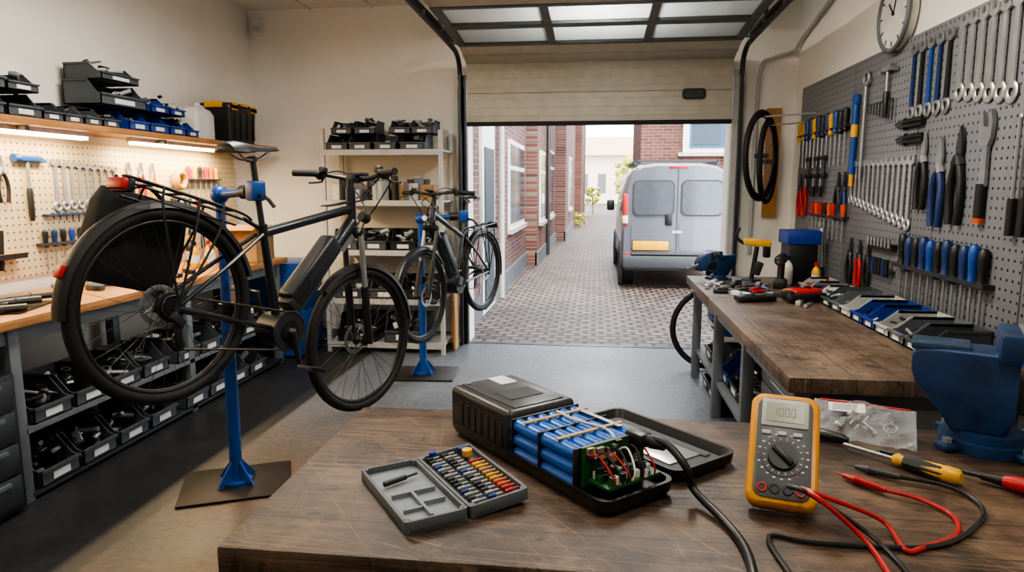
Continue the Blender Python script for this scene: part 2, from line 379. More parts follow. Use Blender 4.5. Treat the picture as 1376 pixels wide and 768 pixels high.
b.box((-.37,-.02,.64),(.52,.02,.135),yellow,None,.004);b.box((-.37,-.014,.64),(.54,.02,.155),black,None,.004)
b.box((-.12,-.02,1.02),(.1,.05,.17),black,None,.015);b.box((0,.0,1.775),(.26,.04,.035),red,None,.01)
b.bb(-.07,.07,-.02,.02,.82,.86,chrome)
b.bb(-.6,.6,.3,.36,1.86,1.89,vb);b.bb(-.6,.6,2.2,2.26,1.86,1.89,vb)
for sx in (-1,1): b.bb(sx*.6-.02,sx*.6+.02,.3,2.26,1.82,1.88,vb)
b.done()
# ------------------------------------------------------------------ bins & clutter
cl=[black,binM,steel,dsteel,chrome,rag,greyp,black,white,dsteel]
def clutter(b,cx,cy,cz,w,d,h,n,cols=None):
    for k in range(n):
        x=cx+random.uniform(-w/2,w/2)*.8;y=cy+random.uniform(-d/2,d/2)*.8;z=cz+random.uniform(0,h);m=random.choice(cols or cl)
        a=random.uniform(0,6.28);s=min(w,d)*random.uniform(.12,.4)
        if random.random()<.5:
            e=V((math.cos(a),math.sin(a),random.uniform(-.3,.5)))*s*.6;b.cyl(V((x,y,z))-e,V((x,y,z))+e,s*.14,m,n=8)
        elif random.random()<.5: b.box((x,y,z),(s,s*.6,s*.4),m,(random.random(),random.random(),a),s*.08,1)
        else: b.torus((x,y,z),(random.random()-.5,random.random()-.5,1),s*.45,s*.09,m,n=14,k=6)
def sbin(b,x,y,z,w,d,h,m,face,fill=8,cols=None,fh=.6):
    """open stacking bin; face = direction the low front looks"""
    a={'+x':0,'-x':180,'-y':-90}[face]
    M0=b.M.copy();b.M=M0@Matrix.Translation((x,y,z))@rz(a)
    t=.006
    b.bb(-d/2,d/2,-w/2,w/2,0,t,m);b.bb(-d/2,-d/2+t,-w/2,w/2,0,h,m)
    b.bb(d/2-t,d/2,-w/2,w/2,0,h*.42,m);b.bb(d/2-.004,d/2+.012,-w/2,w/2,h*.38,h*.46,m)
    for sy in (-1,1):
        prof=[(-d/2,0),(d/2,0),(d/2,h*.42),(d/2-.12*d,h*.5),(d/2-.35*d,h),(-d/2,h)]
        y0=sy*w/2-(t if sy>0 else 0)
        b.loft([[V((px,y0,pz)) for px,pz in prof],[V((px,y0+t,pz)) for px,pz in prof]],m)
        b.bb(-d/2,d/2-.35*d,sy*w/2-.006,sy*w/2+.006,h-.012,h,m)
    b.bb(d/2+.001,d/2+.004,-w*.22,w*.22,h*.1,h*.3,label)
    if fill: clutter(b,-d*.05,0,h*.3,d,w,h*fh,fill,cols)
    b.M=M0
# ------------------------------------------------------------------ left wall shelf
oak=woodmat('oak_wood','#c08a4f','#9a6737','#704826','Y',.2,.45,.3)
b=B('wooden_shelf');b.bb(-3.298,-2.98,1.2,6.2,1.825,1.862,oak,.002)
for y in (2.2,3.4,4.6,5.9): b.bb(-3.298,-3.05,y,y+.03,1.80,1.825,greyp)
b.done()
led=mat('warm_led','#ffd79c',.4,emit=18)
for y0,y1 in ((2.0,3.95),(4.35,5.5)):
    b=B('led_strip_lamp');b.bb(-3.16,-3.10,y0,y1,1.80,1.824,white);b.bb(-3.155,-3.105,y0+.02,y1-.02,1.78,1.80,led);b.done()
    L=bpy.data.lights.new('led_glow','AREA');L.shape='RECTANGLE';L.size=.05;L.size_y=y1-y0;L.energy=34;L.color=(1,.74,.43)
    o=bpy.data.objects.new('led_strip_light',L);o.location=(-3.13,(y0+y1)/2,1.775);COL.objects.link(o)
pegL=pegmat('cream_pegboard','#c4b594','YZ','4c3d2a',.042,.006,.6)
B('tool_pegboard').bb(-3.298,-3.28,1.5,5.95,.98,1.78,pegL).done()
def stackrow(name,items,X,face,m_d):
    b=B(name)
    for (y,z,w,d,h,m,f) in items: sbin(b,X,y,z,w,d,h,m,face,f)
    b.done()
z0=1.863
stackrow('storage_bin_stack',[(3.12,z0,.22,.24,.13,binM,6),(3.36,z0,.22,.24,.13,binM,6),(3.14,z0+.13,.22,.24,.13,binM,6),(3.36,z0+.132,.2,.24,.1,binM,6)],-3.12,'+x',0)
stackrow('storage_bin_row',[(3.56+i*.155,z0,.145,.2,.105,binM,7) for i in range(4)],-3.11,'+x',0)
b=B('storage_bin_stack')
for (y,z,w,h,m) in ((4.27,z0,.2,.13,binB),(4.48,z0,.2,.13,binB),(4.69,z0,.18,.13,binB),(4.14,z0+.135,.42,.15,binM),(4.12,z0+.285,.34,.1,binM),(4.5,z0+.135,.2,.11,binB),(4.7,z0+.135,.17,.1,binB),(4.87,z0,.15,.11,binB)):
    sbin(b,-3.12,y,z,w,.25,h,m,'+x',9,[white,lgrey,rag,black,steel],.8)
b.done()
b=B('plastic_jug');M=Matrix.Translation((-3.12,5.15,z0));b.M=M
b.loft([[V((x,y,z)) for x,y in rr(.15*s,.26*s,.03)] for z,s in ((0,.96),(.01,1),(.19,1),(.23,.8),(.25,.35),(.255,.3))],white);b.cyl((0,0,.25),(0,0,.28),.026,white)
b.tube([(0,.07,.20),(0,.09,.25),(0,.03,.262)],.012,white);b.done()
b=B('storage_tote');b.M=Matrix.Translation((-3.12,5.62,z0));b.loft([[V((x,y,z)) for x,y in rr(.28*s,.44*s,.03)] for z,s in ((0,.9),(.27,1))],black)
b.loft([[V((x,y,z)) for x,y in rr(.3*s,.47*s,.035)] for z,s in ((.27,1),(.3,1),(.315,.93))],black)
for s in (-1,1): b.box((.11,s*.15,.29),(.08,.1,.06),yellow,None,.01);b.box((0,s*.21,.3),(.16,.06,.05),yellow,None,.01)
b.box((.13,0,.3),(.04,.12,.045),yellow,None,.01)
for k in range(4): b.bb(.128,.142,-.15+k*.1,-.135+k*.1,.03,.25,black)
b.done()
# ------------------------------------------------------------------ hand tool shapes (local: x across, y up, z out of wall)
def wrench(b,M,L,m=chrome,s=1.0,hand=None):
    b.M=M;w=.011*s*(L/.25)**.5
    b.prism([(-w*.7,-.06*L),(w*.7,-.06*L),(w,-L*.9),(-w,-L*.9)],.006*s,hand or m,.002)
    h=w*2.3
    b.prism([(-w*.8,-.13*L),(-h,-.09*L),(-h*1.05,-.02*L),(-h*.5,.02*L),(-h*.45,-.045*L),(0,-.065*L),(h*.45,-.045*L),(h*.5,.02*L),(h*1.05,-.02*L),(h,-.09*L),(w*.8,-.13*L)],.008*s,m,.001)
    b.torus((0,-L*.94,.005),(0,0,1),h*.72,h*.33,m,n=18,k=6,ra=.006)
    b.M=Matrix()
def screwdriver(b,M,L,hm,tip=steel,r=.015):
    b.M=M
    b.lathe((0,0,.02),(0,-L*.42,.02),[(0,r*.5),(.06,r*.9),(.25,r),(.6,r*.8),(.8,r*.75),(.92,r),(1,r*.6)],hm,10)
    b.cyl((0,-L*.42,.02),(0,-L,.02),r*.27,tip,n=8);b.cyl((0,-L*.02,.02),(0,.002,.02),r*.45,black,n=8)
    b.M=Matrix()
def pliers(b,M,L,hm,jm=steel,op=.3):
    b.M=M
    for s in (-1,1):
        b.prism([(s*.002,0),(s*.02*L,-.0*L),(s*.055*L,-.12*L),(s*.075*L,-.22*L),(s*.06*L,-.32*L),(-s*.03*L,-.38*L),(-s*.045*L,-.3*L),(s*.003,-.2*L)],.011,jm,.004+.003*s)
        b.tube([(-s*.015*L,-.31*L,.012),(-s*.06*L,-.40*L,.012)],.014*L/.3,jm,n=8,sub=1)
        b.tube([(-s*.04*L,-.38*L,.014),(-s*op*L*.33,-.52*L,.014),(-s*op*L*.42,-.7*L,.014),(-s*op*L*.38,-.86*L,.014),(-s*op*L*.3,-L,.014)],.0115*L/.3,hm,n=10,sub=4)
    b.cyl((0,-.31*L,0),(0,-.31*L,.026),.035*L,jm)
    b.M=Matrix()
def hammer(b,M,L,hm,head=dsteel,w=.13):
    b.M=M
    b.box((0,-.02,.02),(w,.035,.035),head,None,.006);b.cyl((-w/2-.012,-.02,.02),(-w/2+.02,-.02,.02),.024,head)
    b.prism([(w/2-.01,-.035),(w/2-.01,0),(w/2+.05,-.03),(w/2+.05,-.045)],.03,head,.005)
    b.cyl((0,-.03,.02),(0,-L*.55,.02),.01,steel);b.lathe((0,-L*.5,.02),(0,-L,.02),[(0,.012),(.1,.017),(.8,.016),(1,.012)],hm,10);b.M=Matrix()
# ---- left wall tools
b=B('claw_hammer');hammer(b,WL(3.62,1.68),.38,black,blueP,.16);b.done()
b=B('wrench_set')
for i in range(9): wrench(b,WL(3.84+i*.065,1.66-i*.004),.30-.008*i,steel,1.2)
b.done()
b=B('adjustable_pliers')
for i,(y,hm) in enumerate(((3.3,navy),(3.45,black),(4.50,black),(4.63,red),(4.76,yellow))): pliers(b,WL(y,1.67),.26,hm)
b.done()
b=B('masking_tape_roll');b.torus((-3.24,5.05,1.55),(1,0,0),.06,.02,copper,ra=.03,n=30);b.cyl((-3.28,5.05,1.6),(-3.2,5.05,1.6),.006,steel);b.done()
b=B('screwdriver_set')
for i in range(10): screwdriver(b,WL(3.70+i*.07,1.24),.24,[black,navy,black,binB,black][i%5],steel,.018)
b.M=Matrix();b.bb(-3.28,-3.24,3.65,4.38,1.15,1.165,dsteel)
for i in range(6): screwdriver(b,WL(5.2+i*.08,1.66),.26,[red,yellow,black,red,orange,yellow][i],steel,.018)
b.bb(-3.28,-3.24,5.15,5.66,1.55,1.562,dsteel);b.done()
b=B('file_holder');b.bb(-3.28,-3.2,3.0,3.5,1.1,1.13,oak);
for i in range(4): b.cyl((-3.23,3.05+i*.1,1.04),(-3.23,3.07+i*.1,1.26),.012,[copper,black,oak,black][i])
b.done()
b=B('small_tool_row')
for i in range(12):
    yy=4.45+i*.085
    wrench(b,WL(yy,1.40),.2,dsteel) if i%2 else screwdriver(b,WL(yy,1.41),.22,[black,red,navy][i%3])
for i in range(7): pliers(b,WL(4.5+i*.17,1.16),.17,[red,navy,black,orange][i%4],dsteel)
b.done()
b=B('hex_key_holder')
for i in range(7): b.M=WL(3.78+i*.05,1.34);b.tube([(-.02,0,.02),(0,0,.02),(0,-.04-.006*i,.02)],.004,dsteel,sub=1)
b.M=Matrix();b.bb(-3.28,-3.25,3.72,4.12,1.325,1.335,navy);b.done()
# ------------------------------------------------------------------ left bench
b=B('oak_workbench');b.bb(-3.28,-2.62,1.2,5.55,.855,.9,oak,.004)
for y in (1.3,2.78,4.15,5.45):
    for xx in (-2.69,-3.22): b.bb(xx-.03,xx+.03,y-.03,y+.03,0,.855,greyp,.003)
    b.bb(-3.2,-2.7,y-.02,y+.02,.76,.855,greyp);b.bb(-3.2,-2.7,y-.02,y+.02,.33,.37,greyp)
b.bb(-2.71,-2.67,1.3,5.45,.78,.85,greyp);b.bb(-3.2,-2.66,2.8,5.45,.335,.36,greyp);b.bb(-3.2,-2.66,2.8,5.45,.02,.04,dsteel)
b.done()
b=B('parts_bin_row')
for i in range(9): sbin(b,-2.83,2.98+i*.27 if i<4 else 3.05+i*.27,.361,.24,.32,.17,binM,'+x',16,[black,rag,dsteel,steel,white,black,rag])
b.done()
b=B('parts_bin_row')
for i in range(8): sbin(b,-2.83,2.98+i*.28 if i<4 else 3.06+i*.28,.041,.25,.34,.18,binM,'+x',16,[black,rag,dsteel,steel,black])
b.done()
b=B('tool_drawer_cabinet');b.bb(-3.17,-2.62,1.9,2.72,.02,.66,black,.006)
for k in range(4): b.bb(-2.62,-2.605,1.93,2.69,.05+k*.15,.19+k*.15,dsteel,.003);b.bb(-2.605,-2.59,2.0,2.62,.16+k*.15,.175+k*.15,greyp)
b.bb(-3.15,-2.7,1.95,2.6,0,.02,black);b.done()
b=B('blue_cabinet');b.bb(-3.1,-2.55,5.58,6.1,.02,.84,blueP,.006);b.bb(-2.55,-2.535,5.62,6.06,.06,.42,blueP,.004);b.bb(-2.55,-2.535,5.62,6.06,.44,.8,blueP,.004);b.bb(-2.535,-2.52,5.8,5.9,.7,.72,chrome)
b.bb(-3.05,-2.6,5.62,6.05,0,.02,black);b.done()
b=B('cardboard_box');b.M=Matrix.Translation((-2.84,5.25,.9))@rz(8)
b.bb(-.17,.17,-.2,.2,.001,.008,card);b.bb(-.17,-.163,-.2,.2,0.001,.27,card);b.bb(.163,.17,-.2,.2,.001,.27,card);b.bb(-.17,.17,-.2,-.193,.001,.27,card);b.bb(-.17,.17,.193,.2,.001,.27,card)
b.box((.2,0,.255),(.1,.4,.005),card,(0,.5,0));b.box((0,-.23,.28),(.34,.1,.005),card,(.4,0,0));b.bb(.171,.173,-.08,.06,.08,.16,label)
clutter(b,0,0,.1,.3,.36,.15,10);b.done()
def bottle(x,y,z,r,h,m,cap,nm='spray_bottle'):
    b=B(nm);b.lathe((x,y,z),(x,y,z+h),[(0,r*.95),(.03,r),(.62,r),(.75,r*.75),(.82,r*.38),(.88,r*.38),(.881,r*.45),(1,r*.42)],m,16)
    b.cyl((x,y,z+h*.88),(x,y,z+h*1.02),r*.48,cap);b.cyl((x,y,z+h*.2),(x,y,z+h*.5),r*1.01,label,n=16);b.done()
bottle(-2.95,4.72,.901,.035,.19,yellow,black);bottle(-2.88,4.82,.901,.03,.16,white,red);bottle(-3.08,4.88,.901,.035,.22,black,yellow);bottle(-2.98,4.95,.901,.03,.18,yellow,red)
b=B('bench_parts_pile')
for k in range(30):
    x=random.uniform(-3.2,-2.75);y=random.uniform(3.6,4.65);b.M=Matrix.Translation((x,y,.912))@rz(random.uniform(0,180));random.choice([lambda:b.box((0,0,.005),(.12,.03,.03),random.choice(cl),None,.005),lambda:b.cyl((-.06,0,.006),(.06,0,.006),.012,random.choice(cl))])()
b.done()
b=B('handlebar_grips')
for k,(x,y,a) in enumerate(((-2.95,2.85,60),(-2.85,2.95,75),(-3.05,2.9,40),(-2.9,3.1,80),(-2.8,2.8,70))):
    b.M=Matrix.Translation((x,y,.925+.012*(k%2)))@rz(a);b.tube([(-.14,0,0),(-.05,.02,0),(.05,.0,.0),(.15,-.04,0)],.019,black);b.torus((.05,0,0),(1,0,0),.018,.005,dsteel,n=12)
b.M=Matrix();b.box((-2.9,3.0,.905),(.3,.36,.008),black,(0,0,.3));b.done()
# ------------------------------------------------------------------ shelving rack (front wall left)
b=B('metal_shelving_rack');X0,X1,Y0,Y1=-2.42,-1.33,5.86,6.34
for xx in (X0,X1-.03):
    for yy in (Y0,Y1-.03): b.bb(xx,xx+.035,yy,yy+.03,0,1.98 if xx>-2 else 2.0,lgrey)
for z in (1.80,1.36,.92,.48,.08):
    b.bb(X0,X1,Y0,Y1,z,z+.015,lgrey);b.bb(X0,X1,Y0-.002,Y0+.012,z-.03,z+.018,lgrey)
b.done()
def rackrow(z,items):
    b=B('shelf_bin_row')
    for (x,w,h,m,f) in items: sbin(b,x,6.05,z+.016,w,.32,h,m,'-y',f,[black,rag,white,lgrey,dsteel,binM])
    b.done()
rackrow(1.80,[(-2.28,.2,.14,binM,7),(-2.07,.2,.14,binM,7),(-1.84,.2,.14,binM,7),(-1.60,.22,.14,binM,7)])
b=B('shelf_bin_row')
for x in (-2.25,-2.04,-1.72,-1.52): sbin(b,x,6.08,1.956,.19,.28,.12,binM,'-y',9,[black,rag,white,lgrey,black],.8)
b.done()
rackrow(.92,[(-2.24,.24,.18,binM,9),(-1.97,.24,.18,binM,9),(-1.7,.24,.18,black,9),(-1.47,.2,.16,binM,8)])
rackrow(.48,[(-2.2,.3,.2,binM,9),(-1.88,.28,.2,binM,9),(-1.55,.3,.2,black,9)])
rackrow(.08,[(-2.15,.36,.24,black,8),(-1.7,.38,.24,binM,8)])
b=B('shelf_parts_pile')
for k in range(34):
    b.M=Matrix.Translation((random.uniform(-2.3,-1.45),random.uniform(5.95,6.2),1.376))@rz(random.uniform(0,90));h=random.uniform(.06,.22);c=random.choice([white,lgrey,rag,black,dsteel,black,black])
    random.choice([lambda:b.cyl((0,0,0),(0,0,h),.03,c),lambda:b.box((0,0,h/2),(.09,.06,h),c,None,.006),lambda:b.box((0,0,h/2),(.05,.1,h),c,None,.006)])()
b.M=Matrix()
for x in (-2.3,-2.1,-1.75,-1.5): b.box((x,6.1,1.376+.07),(.14,.2,.14),random.choice([card,white,binM]),(0,0,random.uniform(-.2,.2)),.004)
b.done()
b=B('leaning_wood_boards')
for i,c in enumerate((oak,card)): b.box((-1.30+i*.03,6.12-i*.05,.43),(.018,.14,.84),c,(0.06,0,0))
b.done()
# ------------------------------------------------------------------ bikes
def bike(name,rear,front,S,bag=True):
    rear=V(rear);front=V(front);ex=(front-rear).normalized();ey=V((0,0,1)).cross(ex).normalized();ez=ex.cross(ey)
    M=Matrix(((ex.x,ey.x,ez.x,rear.x),(ex.y,ey.y,ez.y,rear.y),(ex.z,ey.z,ez.z,rear.z),(0,0,0,1)))@Matrix.Scale(S,4)
    b=B(name);b.M=M
    wb=(front-rear).length/S;fx=wb/1.261
    def wheel(cx):
        c=V((cx,0,0))
        b.torus(c,(0,1,0),.379,.026,rubber,n=72,k=12);b.torus(c,(0,1,0),.350,.012,black,n=72,k=8,ra=.013)
        b.cyl(c+V((0,-.05,0)),c+V((0,.05,0)),.022,dsteel)
        for sy in (-1,1): b.cyl(c+V((0,sy*.03,0)),c+V((0,sy*.034,0)),.034,dsteel)
        N=32
        for k in range(N):
            a=2*math.pi*k/N;h=a+(1.1 if k%4<2 else -1.1);sy=1 if k%2 else -1
            b.cyl(c+V((math.cos(h)*.032,sy*.032,math.sin(h)*.032)),c+V((math.cos(a)*.345,0,math.sin(a)*.345)),.0012,dsteel,n=4)
        b.torus(c+V((0,.045,0)),(0,1,0),.075,.012,steel,n=32,k=6,ra=.0015)
        for k in range(5):
            a=k*1.257;b.cyl(c+V((0,.045,0)),c+V((math.cos(a)*.075,.045,math.sin(a)*.075)),.004,steel,n=5)
        b.cyl(c+V((0,-.08,0)),c+V((0,.08,0)),.009,steel)
    wheel(0);wheel(wb)
    def arcs(cx,R,a0,a1,w=.033,n=28):
        rings=[]
        for i in range(n+1):
            t=math.radians(a0+(a1-a0)*i/n);o=V((math.cos(t),0,math.sin(t)))
            rings.append([V((cx,0,0))+o*(R+dr)+V((0,y,0)) for dr,y in ((-.022,-w),(.0,-w*.75),(.008,0),(0,w*.75),(-.022,w),(-.018,w*.9),(.004,0),(-.018,-w*.9))])
        b.loft(rings,black)
    arcs(0,.425,28,196);arcs(wb,.425,25,150)
    bb_=V((.63*fx,0,-.018));hb=V((1.022*fx,0,.575));ht=V((.948*fx,0,.79));st=V((.414*fx,0,.43));sd=V((.27*fx,0,.735))
    b.cyl(bb_,st,.021,frameM);b.cyl(st,sd,.0145,dsteel);b.cyl(st+(bb_-st)*.04,st+(sd-st)*.06,.025,black)
    b.cyl(st+V((.005,0,-.02)),ht+(hb-ht)*.5,.023,frameM);b.cyl(hb,ht,.027,frameM);b.cyl(bb_+V((.02,0,.01)),hb+V((-.012,0,.04)),.036,frameM)
    for sy in (-1,1):
        b.tube([(0,sy*.07,0),(.25*fx,sy*.06,-.01),(bb_.x-.06,sy*.035,-.02)],.012,frameM);b.tube([(0,sy*.07,0),(.2*fx,sy*.06,.2),(st.x-.01,sy*.022,st.z-.03)],.010,frameM)
        b.cyl((0,sy*.072,-.03),(0,sy*.072,.03),.012,frameM)
        top=hb+V((.008,sy*.06,-.02));end=V((wb,sy*.06,-.01));mid=top+(end-top)*.48;b.cyl(top,mid,.016,steel if sy<0 else dsteel);b.cyl(mid,end,.022,black)
        b.cyl((wb,sy*.052,0),(wb,sy*.075,0),.02,dsteel)
    b.box(hb+V((.008,0,-.015)),(.05,.15,.045),black,(0,.35,0),.012)
    # battery on the down tube
    d0=bb_+V((.02,0,.01));d1=hb;u=(d1-d0).normalized();w=V((-u.z,0,u.x))
    c=d0+(d1-d0)*.48+w*.064
    M0=b.M.copy();b.M=M0@frame(c,u,(0,1,0));b.box((0,0,0),(.42,.10,.10),mat('bike_battery_shell','#232528',.4),None,.022,3);b.box((.03,-.051,0),(.22,.003,.03),dsteel);b.box((-.215,0,-.015),(.05,.09,.08),dsteel,None,.012);b.M=M0
    M0=b.M.copy();b.M=M0@frame(d0+(d1-d0)*.85+V((0,-.037,0)),u,(0,0,1));b.box((0,0,0),(.12,.03,.002),steel);b.M=M0
    # motor & drivetrain
    b.cyl(bb_+V((0,-.065,0)),bb_+V((0,.065,0)),.082,black,n=24);b.box(bb_+V((.04,0,.03)),(.15,.12,.12),black,(0,-.8,0),.03)
    b.cyl(bb_+V((0,-.082,0)),bb_+V((0,-.078,0)),.088,dsteel,n=36);b.torus(bb_+V((0,-.08,0)),(0,1,0),.092,.006,dsteel,n=40,k=6);b.cyl(bb_+V((0,-.09,0)),bb_+V((0,-.08,0)),.05,black,n=24)
    b.cyl(bb_+V((0,-.11,0)),bb_+V((0,.11,0)),.014,steel)
    dv=V((.42,0,-.9)).normalized()*.18
    for sy,dd in ((-1,dv),(1,-dv)):
        p0=bb_+V((0,sy*.1,0));p1=p0+dd+V((0,sy*.015,0));b.cyl(p0,p1,.016,black,.012);b.cyl(p1,p1+V((0,sy*.05,0)),.007,steel)
        q=p1+V((0,sy*.075,0));b.box(q,(.1,.02,.022),black,None,.004);b.box(q+V((0,-sy*.035,0)),(.085,.012,.022),black,None,.004);b.box(q+V((0,sy*.038,0)),(.085,.012,.022),black,None,.004)
        for e in (-.045,.045): b.box(q+V((e,0,0)),(.012,.09,.024),dsteel,None,.003)
    for i,r in enumerate((.062,.055,.048,.041,.034,.027)): b.cyl((0,-.036-.005*i,0),(0,-.0385-.005*i,0),r,dsteel,n=26)
    b.tube([(bb_.x,-.08,.07),(.3*fx,-.065,.06),(0,-.05,.05)],.0055,chainM,sub=1,n=6);b.tube([(bb_.x,-.08,-.11),(.3*fx,-.07,-.14),(.06,-.055,-.165)],.0055,chainM,sub=1,n=6)
    b.tube([(0,-.05,.05),(-.04,-.05,.03),(-.045,-.05,-.02),(0,-.052,-.05),(.03,-.055,-.08),(.02,-.055,-.13),(.06,-.055,-.165)],.005,chainM,n=6)
    b.box((.035,-.062,-.1),(.03,.02,.12),black,(0,-.35,0),.006);b.cyl((.03,-.065,-.07),(.03,-.05,-.07),.022,black);b.cyl((.055,-.065,-.15),(.055,-.05,-.15),.022,black);b.box((.01,-.075,-.045),(.07,.03,.035),dsteel,(0,.5,0),.008)
    # cockpit
    s0=ht+(ht-hb).normalized()*.045;b.cyl(ht,s0,.02,black);s1=s0+V((.06,0,.015));b.cyl(s0-V((0.01,0,0)),s1,.02,black)
    hp=[s1+V(v) for v in ((-.13,-.36,.0),(-.08,-.24,.012),(-.01,-.12,.012),(0,0,0),(-.01,.12,.012),(-.08,.24,.012),(-.13,.36,.0))]
    b.tube(hp,.013,black)
    for i,j in ((0,1),(6,5)):
        b.cyl(hp[i],hp[i]+(hp[j]-hp[i])*1.15,.019,rubber);sy=-1 if i==0 else 1
        q=hp[j]+V((.015,-sy*.01,-.005));b.box(q,(.06,.05,.03),black,(0,.3,0),.008);b.tube([q,q+V((.05,sy*.02,-.02)),q+V((.03,sy*.1,-.035))],.006,dsteel)
        b.box(hp[j]+V((.01,-sy*.04,.02)),(.04,.04,.035),black,None,.008)
        b.tube([q,q+V((.13,-sy*.05,.02)),s1+V((.13,sy*.05,-.1)),hb+V((.06,sy*.02,.05)),hb+V((.03,sy*.04,-.05))],.0045,black,n=6)
        b.tube([q,q+V((.1,-sy*.08,.05)),s1+V((.09,-sy*.04,-.06)),ht+V((-.04,-sy*.02,-.1)),ht+V((-.16,-sy*.02,-.15))],.0045,black,n=6)
    b.box(s1+V((.0,0,.03)),(.09,.075,.02),black,(0,-.3,0),.008)
    b.cyl(hb+V((.05,0,.09)),hb+V((.1,0,.085)),.028,black);b.cyl(hb+V((.1,0,.085)),hb+V((.104,0,.085)),.024,white)
    # saddle (level)
    M0=b.M.copy();tl=-math.asin(max(-1,min(1,-ex.z)));b.M=M0@Matrix.Translation((sd.x-.01,0,sd.z+.018))@Matrix.Rotation(tl,4,'Y')
    rg=[]
    for xx,hw,zt,zb in ((-.15,.03,.022,.005),(-.14,.07,.034,-.01),(-.10,.088,.042,-.012),(-.04,.075,.036,-.005),(.02,.042,.026,.0),(.08,.026,.024,.002),(.13,.02,.024,.004),(.155,.01,.018,.008)):
        rg.append([V((xx,hw*math.cos(t),(zt+zb)/2+(zt-zb)/2*math.sin(t)-.25*hw*abs(math.cos(t))**3)) for t in [2*math.pi*q/14 for q in range(14)]])
    b.loft(rg,black)
    for sy in (-1,1): b.tube([(-.1,sy*.035,0),(-.05,sy*.022,-.035),(.04,sy*.02,-.035),(.1,sy*.01,0)],.004,steel,n=6)
    b.cyl((0,-.025,-.035),(0,.025,-.035),.013,dsteel);b.M=M0
    # rack
    zr=.458
    for sy in (-1,1):
        b.tube([(.3,sy*.03,zr-.01),(.2,sy*.06,zr),(-.1,sy*.065,zr),(-.27,sy*.055,zr),(-.3,sy*.02,zr)],.006,black)
        for xx in (.12,0,-.16): b.tube([(0,sy*.085,.01),(xx*.9,sy*.085,zr-.12),(xx,sy*.066,zr)],.0055,black)
        b.tube([(.2,sy*.06,zr-.06),(-.24,sy*.075,zr-.06)],.005,black,sub=1)
    for xx in (.18,.06,-.06,-.18,-.26): b.cyl((xx,-.065,zr),(xx,.065,zr),.005,black)
    b.tube([(.2,0,zr+.008),(0,0,zr+.012),(-.24,0,zr+.008)],.008,rubber);b.tube([(.28,0,zr-.01),(st.x-.02,0,zr-.03)],.01,black,sub=1)
    b.box((-.3,0,zr-.03),(.035,.11,.045),red,None,.01);b.box((-.28,0,zr-.03),(.03,.12,.055),black,None,.01)
    b.box((-.43,0,.06),(.02,.04,.05),red,(0,.15,0),.006)
    if bag:
        rg=[]
        for z,a,h in ((.05,.8,.05),(.09,.98,.07),(.22,1.03,.075),(.37,1,.065),(.43,.9,.045)):
            rg.append([V((-.10+x,.15+y,z)) for x,y in rr(.38*a,h*2,min(.04,h*.8))])
        b.loft(rg,mat('pannier_fabric','#191a1c',.85,noise=.4,scale=40,bump=.3));b.box((-.1,.23,.3),(.3,.01,.12),black,None,.004);b.tube([(-.2,.15,.43),(-.1,.15,.48),(0,.15,.43)],.01,black)
    return b.done()
bike('electric_bicycle',(-1.70,2.50,1.025),(-1.265,3.527,.672),.975)
bike('electric_bicycle',(-.94,5.6,.80),(-1.22,4.68,.725),.83,False)
def stand(base,H,clamp,yaw_):
    b=B('bike_repair_stand');x,y=base
    b.M=Matrix.Translation((x,y,0))@rz(yaw_)
    b.box((0,0,.008),(.52,.42,.012),mat('stand_base_plate','#2c2825',.5,.5,noise=.4),None,.004)
    b.cyl((0,0,.014),(0,0,.03),.075,blueP,n=20)
    for k in range(4):
        M0=b.M.copy();b.M=M0@rz(45+k*90);b.loft([[V((.02,-.005,.02)),V((.12,-.005,.02)),V((.02,-.005,.14))],[V((.02,.005,.02)),V((.12,.005,.02)),V((.02,.005,.14))]],blueP);b.M=M0
    b.cyl((0,0,.02),(0,0,H*.62),.03,blueP,n=18);b.cyl((0,0,H*.6),(0,0,H),.023,blueP,n=18);b.cyl((0,0,H*.6),(0,0,H*.64),.037,black);b.box((.04,0,H*.62),(.04,.02,.03),black)
    b.M=Matrix();c=V(clamp);t=V((x,y,H));b.sph(t,.045,blueP);p=t+(c-t)*.85
    b.cyl(t,p,.02,blueP);d=(c-t).normalized();b.cyl(p-d*.06,p,.032,black);b.box(c,(.07,.07,.09),blueP,(0,0,math.atan2(d.y,d.x)),.012);b.tube([c+V((0,0,-.02)),c+V((.08,-.06,-.03)),c+V((.12,-.07,-.07))],.009,black)
    b.done()
stand((-1.79,3.1),1.46,(-1.52,2.93,1.48),25)
stand((-1.36,5.22),1.25,(-1.03,5.30,1.27),5)
# ------------------------------------------------------------------ right pegboard & tools
pegR=pegmat('grey_pegboard','#76787c','YZ','1a1b1d',.042,.0068,.45,.1)
b=B('tool_pegboard');
for y0,y1 in ((1.9,2.94),(2.95,3.96),(3.97,4.98),(4.99,6.15)): b.bb(1.70,1.718,y0,y1,.83,2.31,pegR,.002)
b.done()
b=B('wrench_set')
for i in range(6): wrench(b,WR(3.56-i*.085,2.28),.36+.012*i,chrome,1.4)
b.done()
b=B('adjustable_wrench_set')
for i in range(5): wrench(b,WR(4.06-i*.095,2.25),.38,steel,1.3,[navy,black,blueP,navy,black][i])
b.done()
b=B('ball_hammer');hammer(b,WR(4.36,2.2),.3,black,steel,.12);b.done()
b=B('long_handled_cutter');b.M=WR(4.83,2.08);b.cyl((0,0,.02),(0,-.5,.02),.02,blueP);b.cyl((0,-.18,.02),(0,-.26,.02),.023,yellow);b.box((0,-.02,.02),(.07,.07,.03),blueP,None,.01);b.cyl((0,-.5,.02),(0,-.58,.02),.014,yellow);b.done()
b=B('chain_whip');b.M=WR(4.68,2.15);b.cyl((0,0,.02),(0,-.6,.02),.011,steel);b.torus((0,.02,.02),(0,0,1),.04,.01,steel,n=20);b.done()
b=B('screwdriver_set')
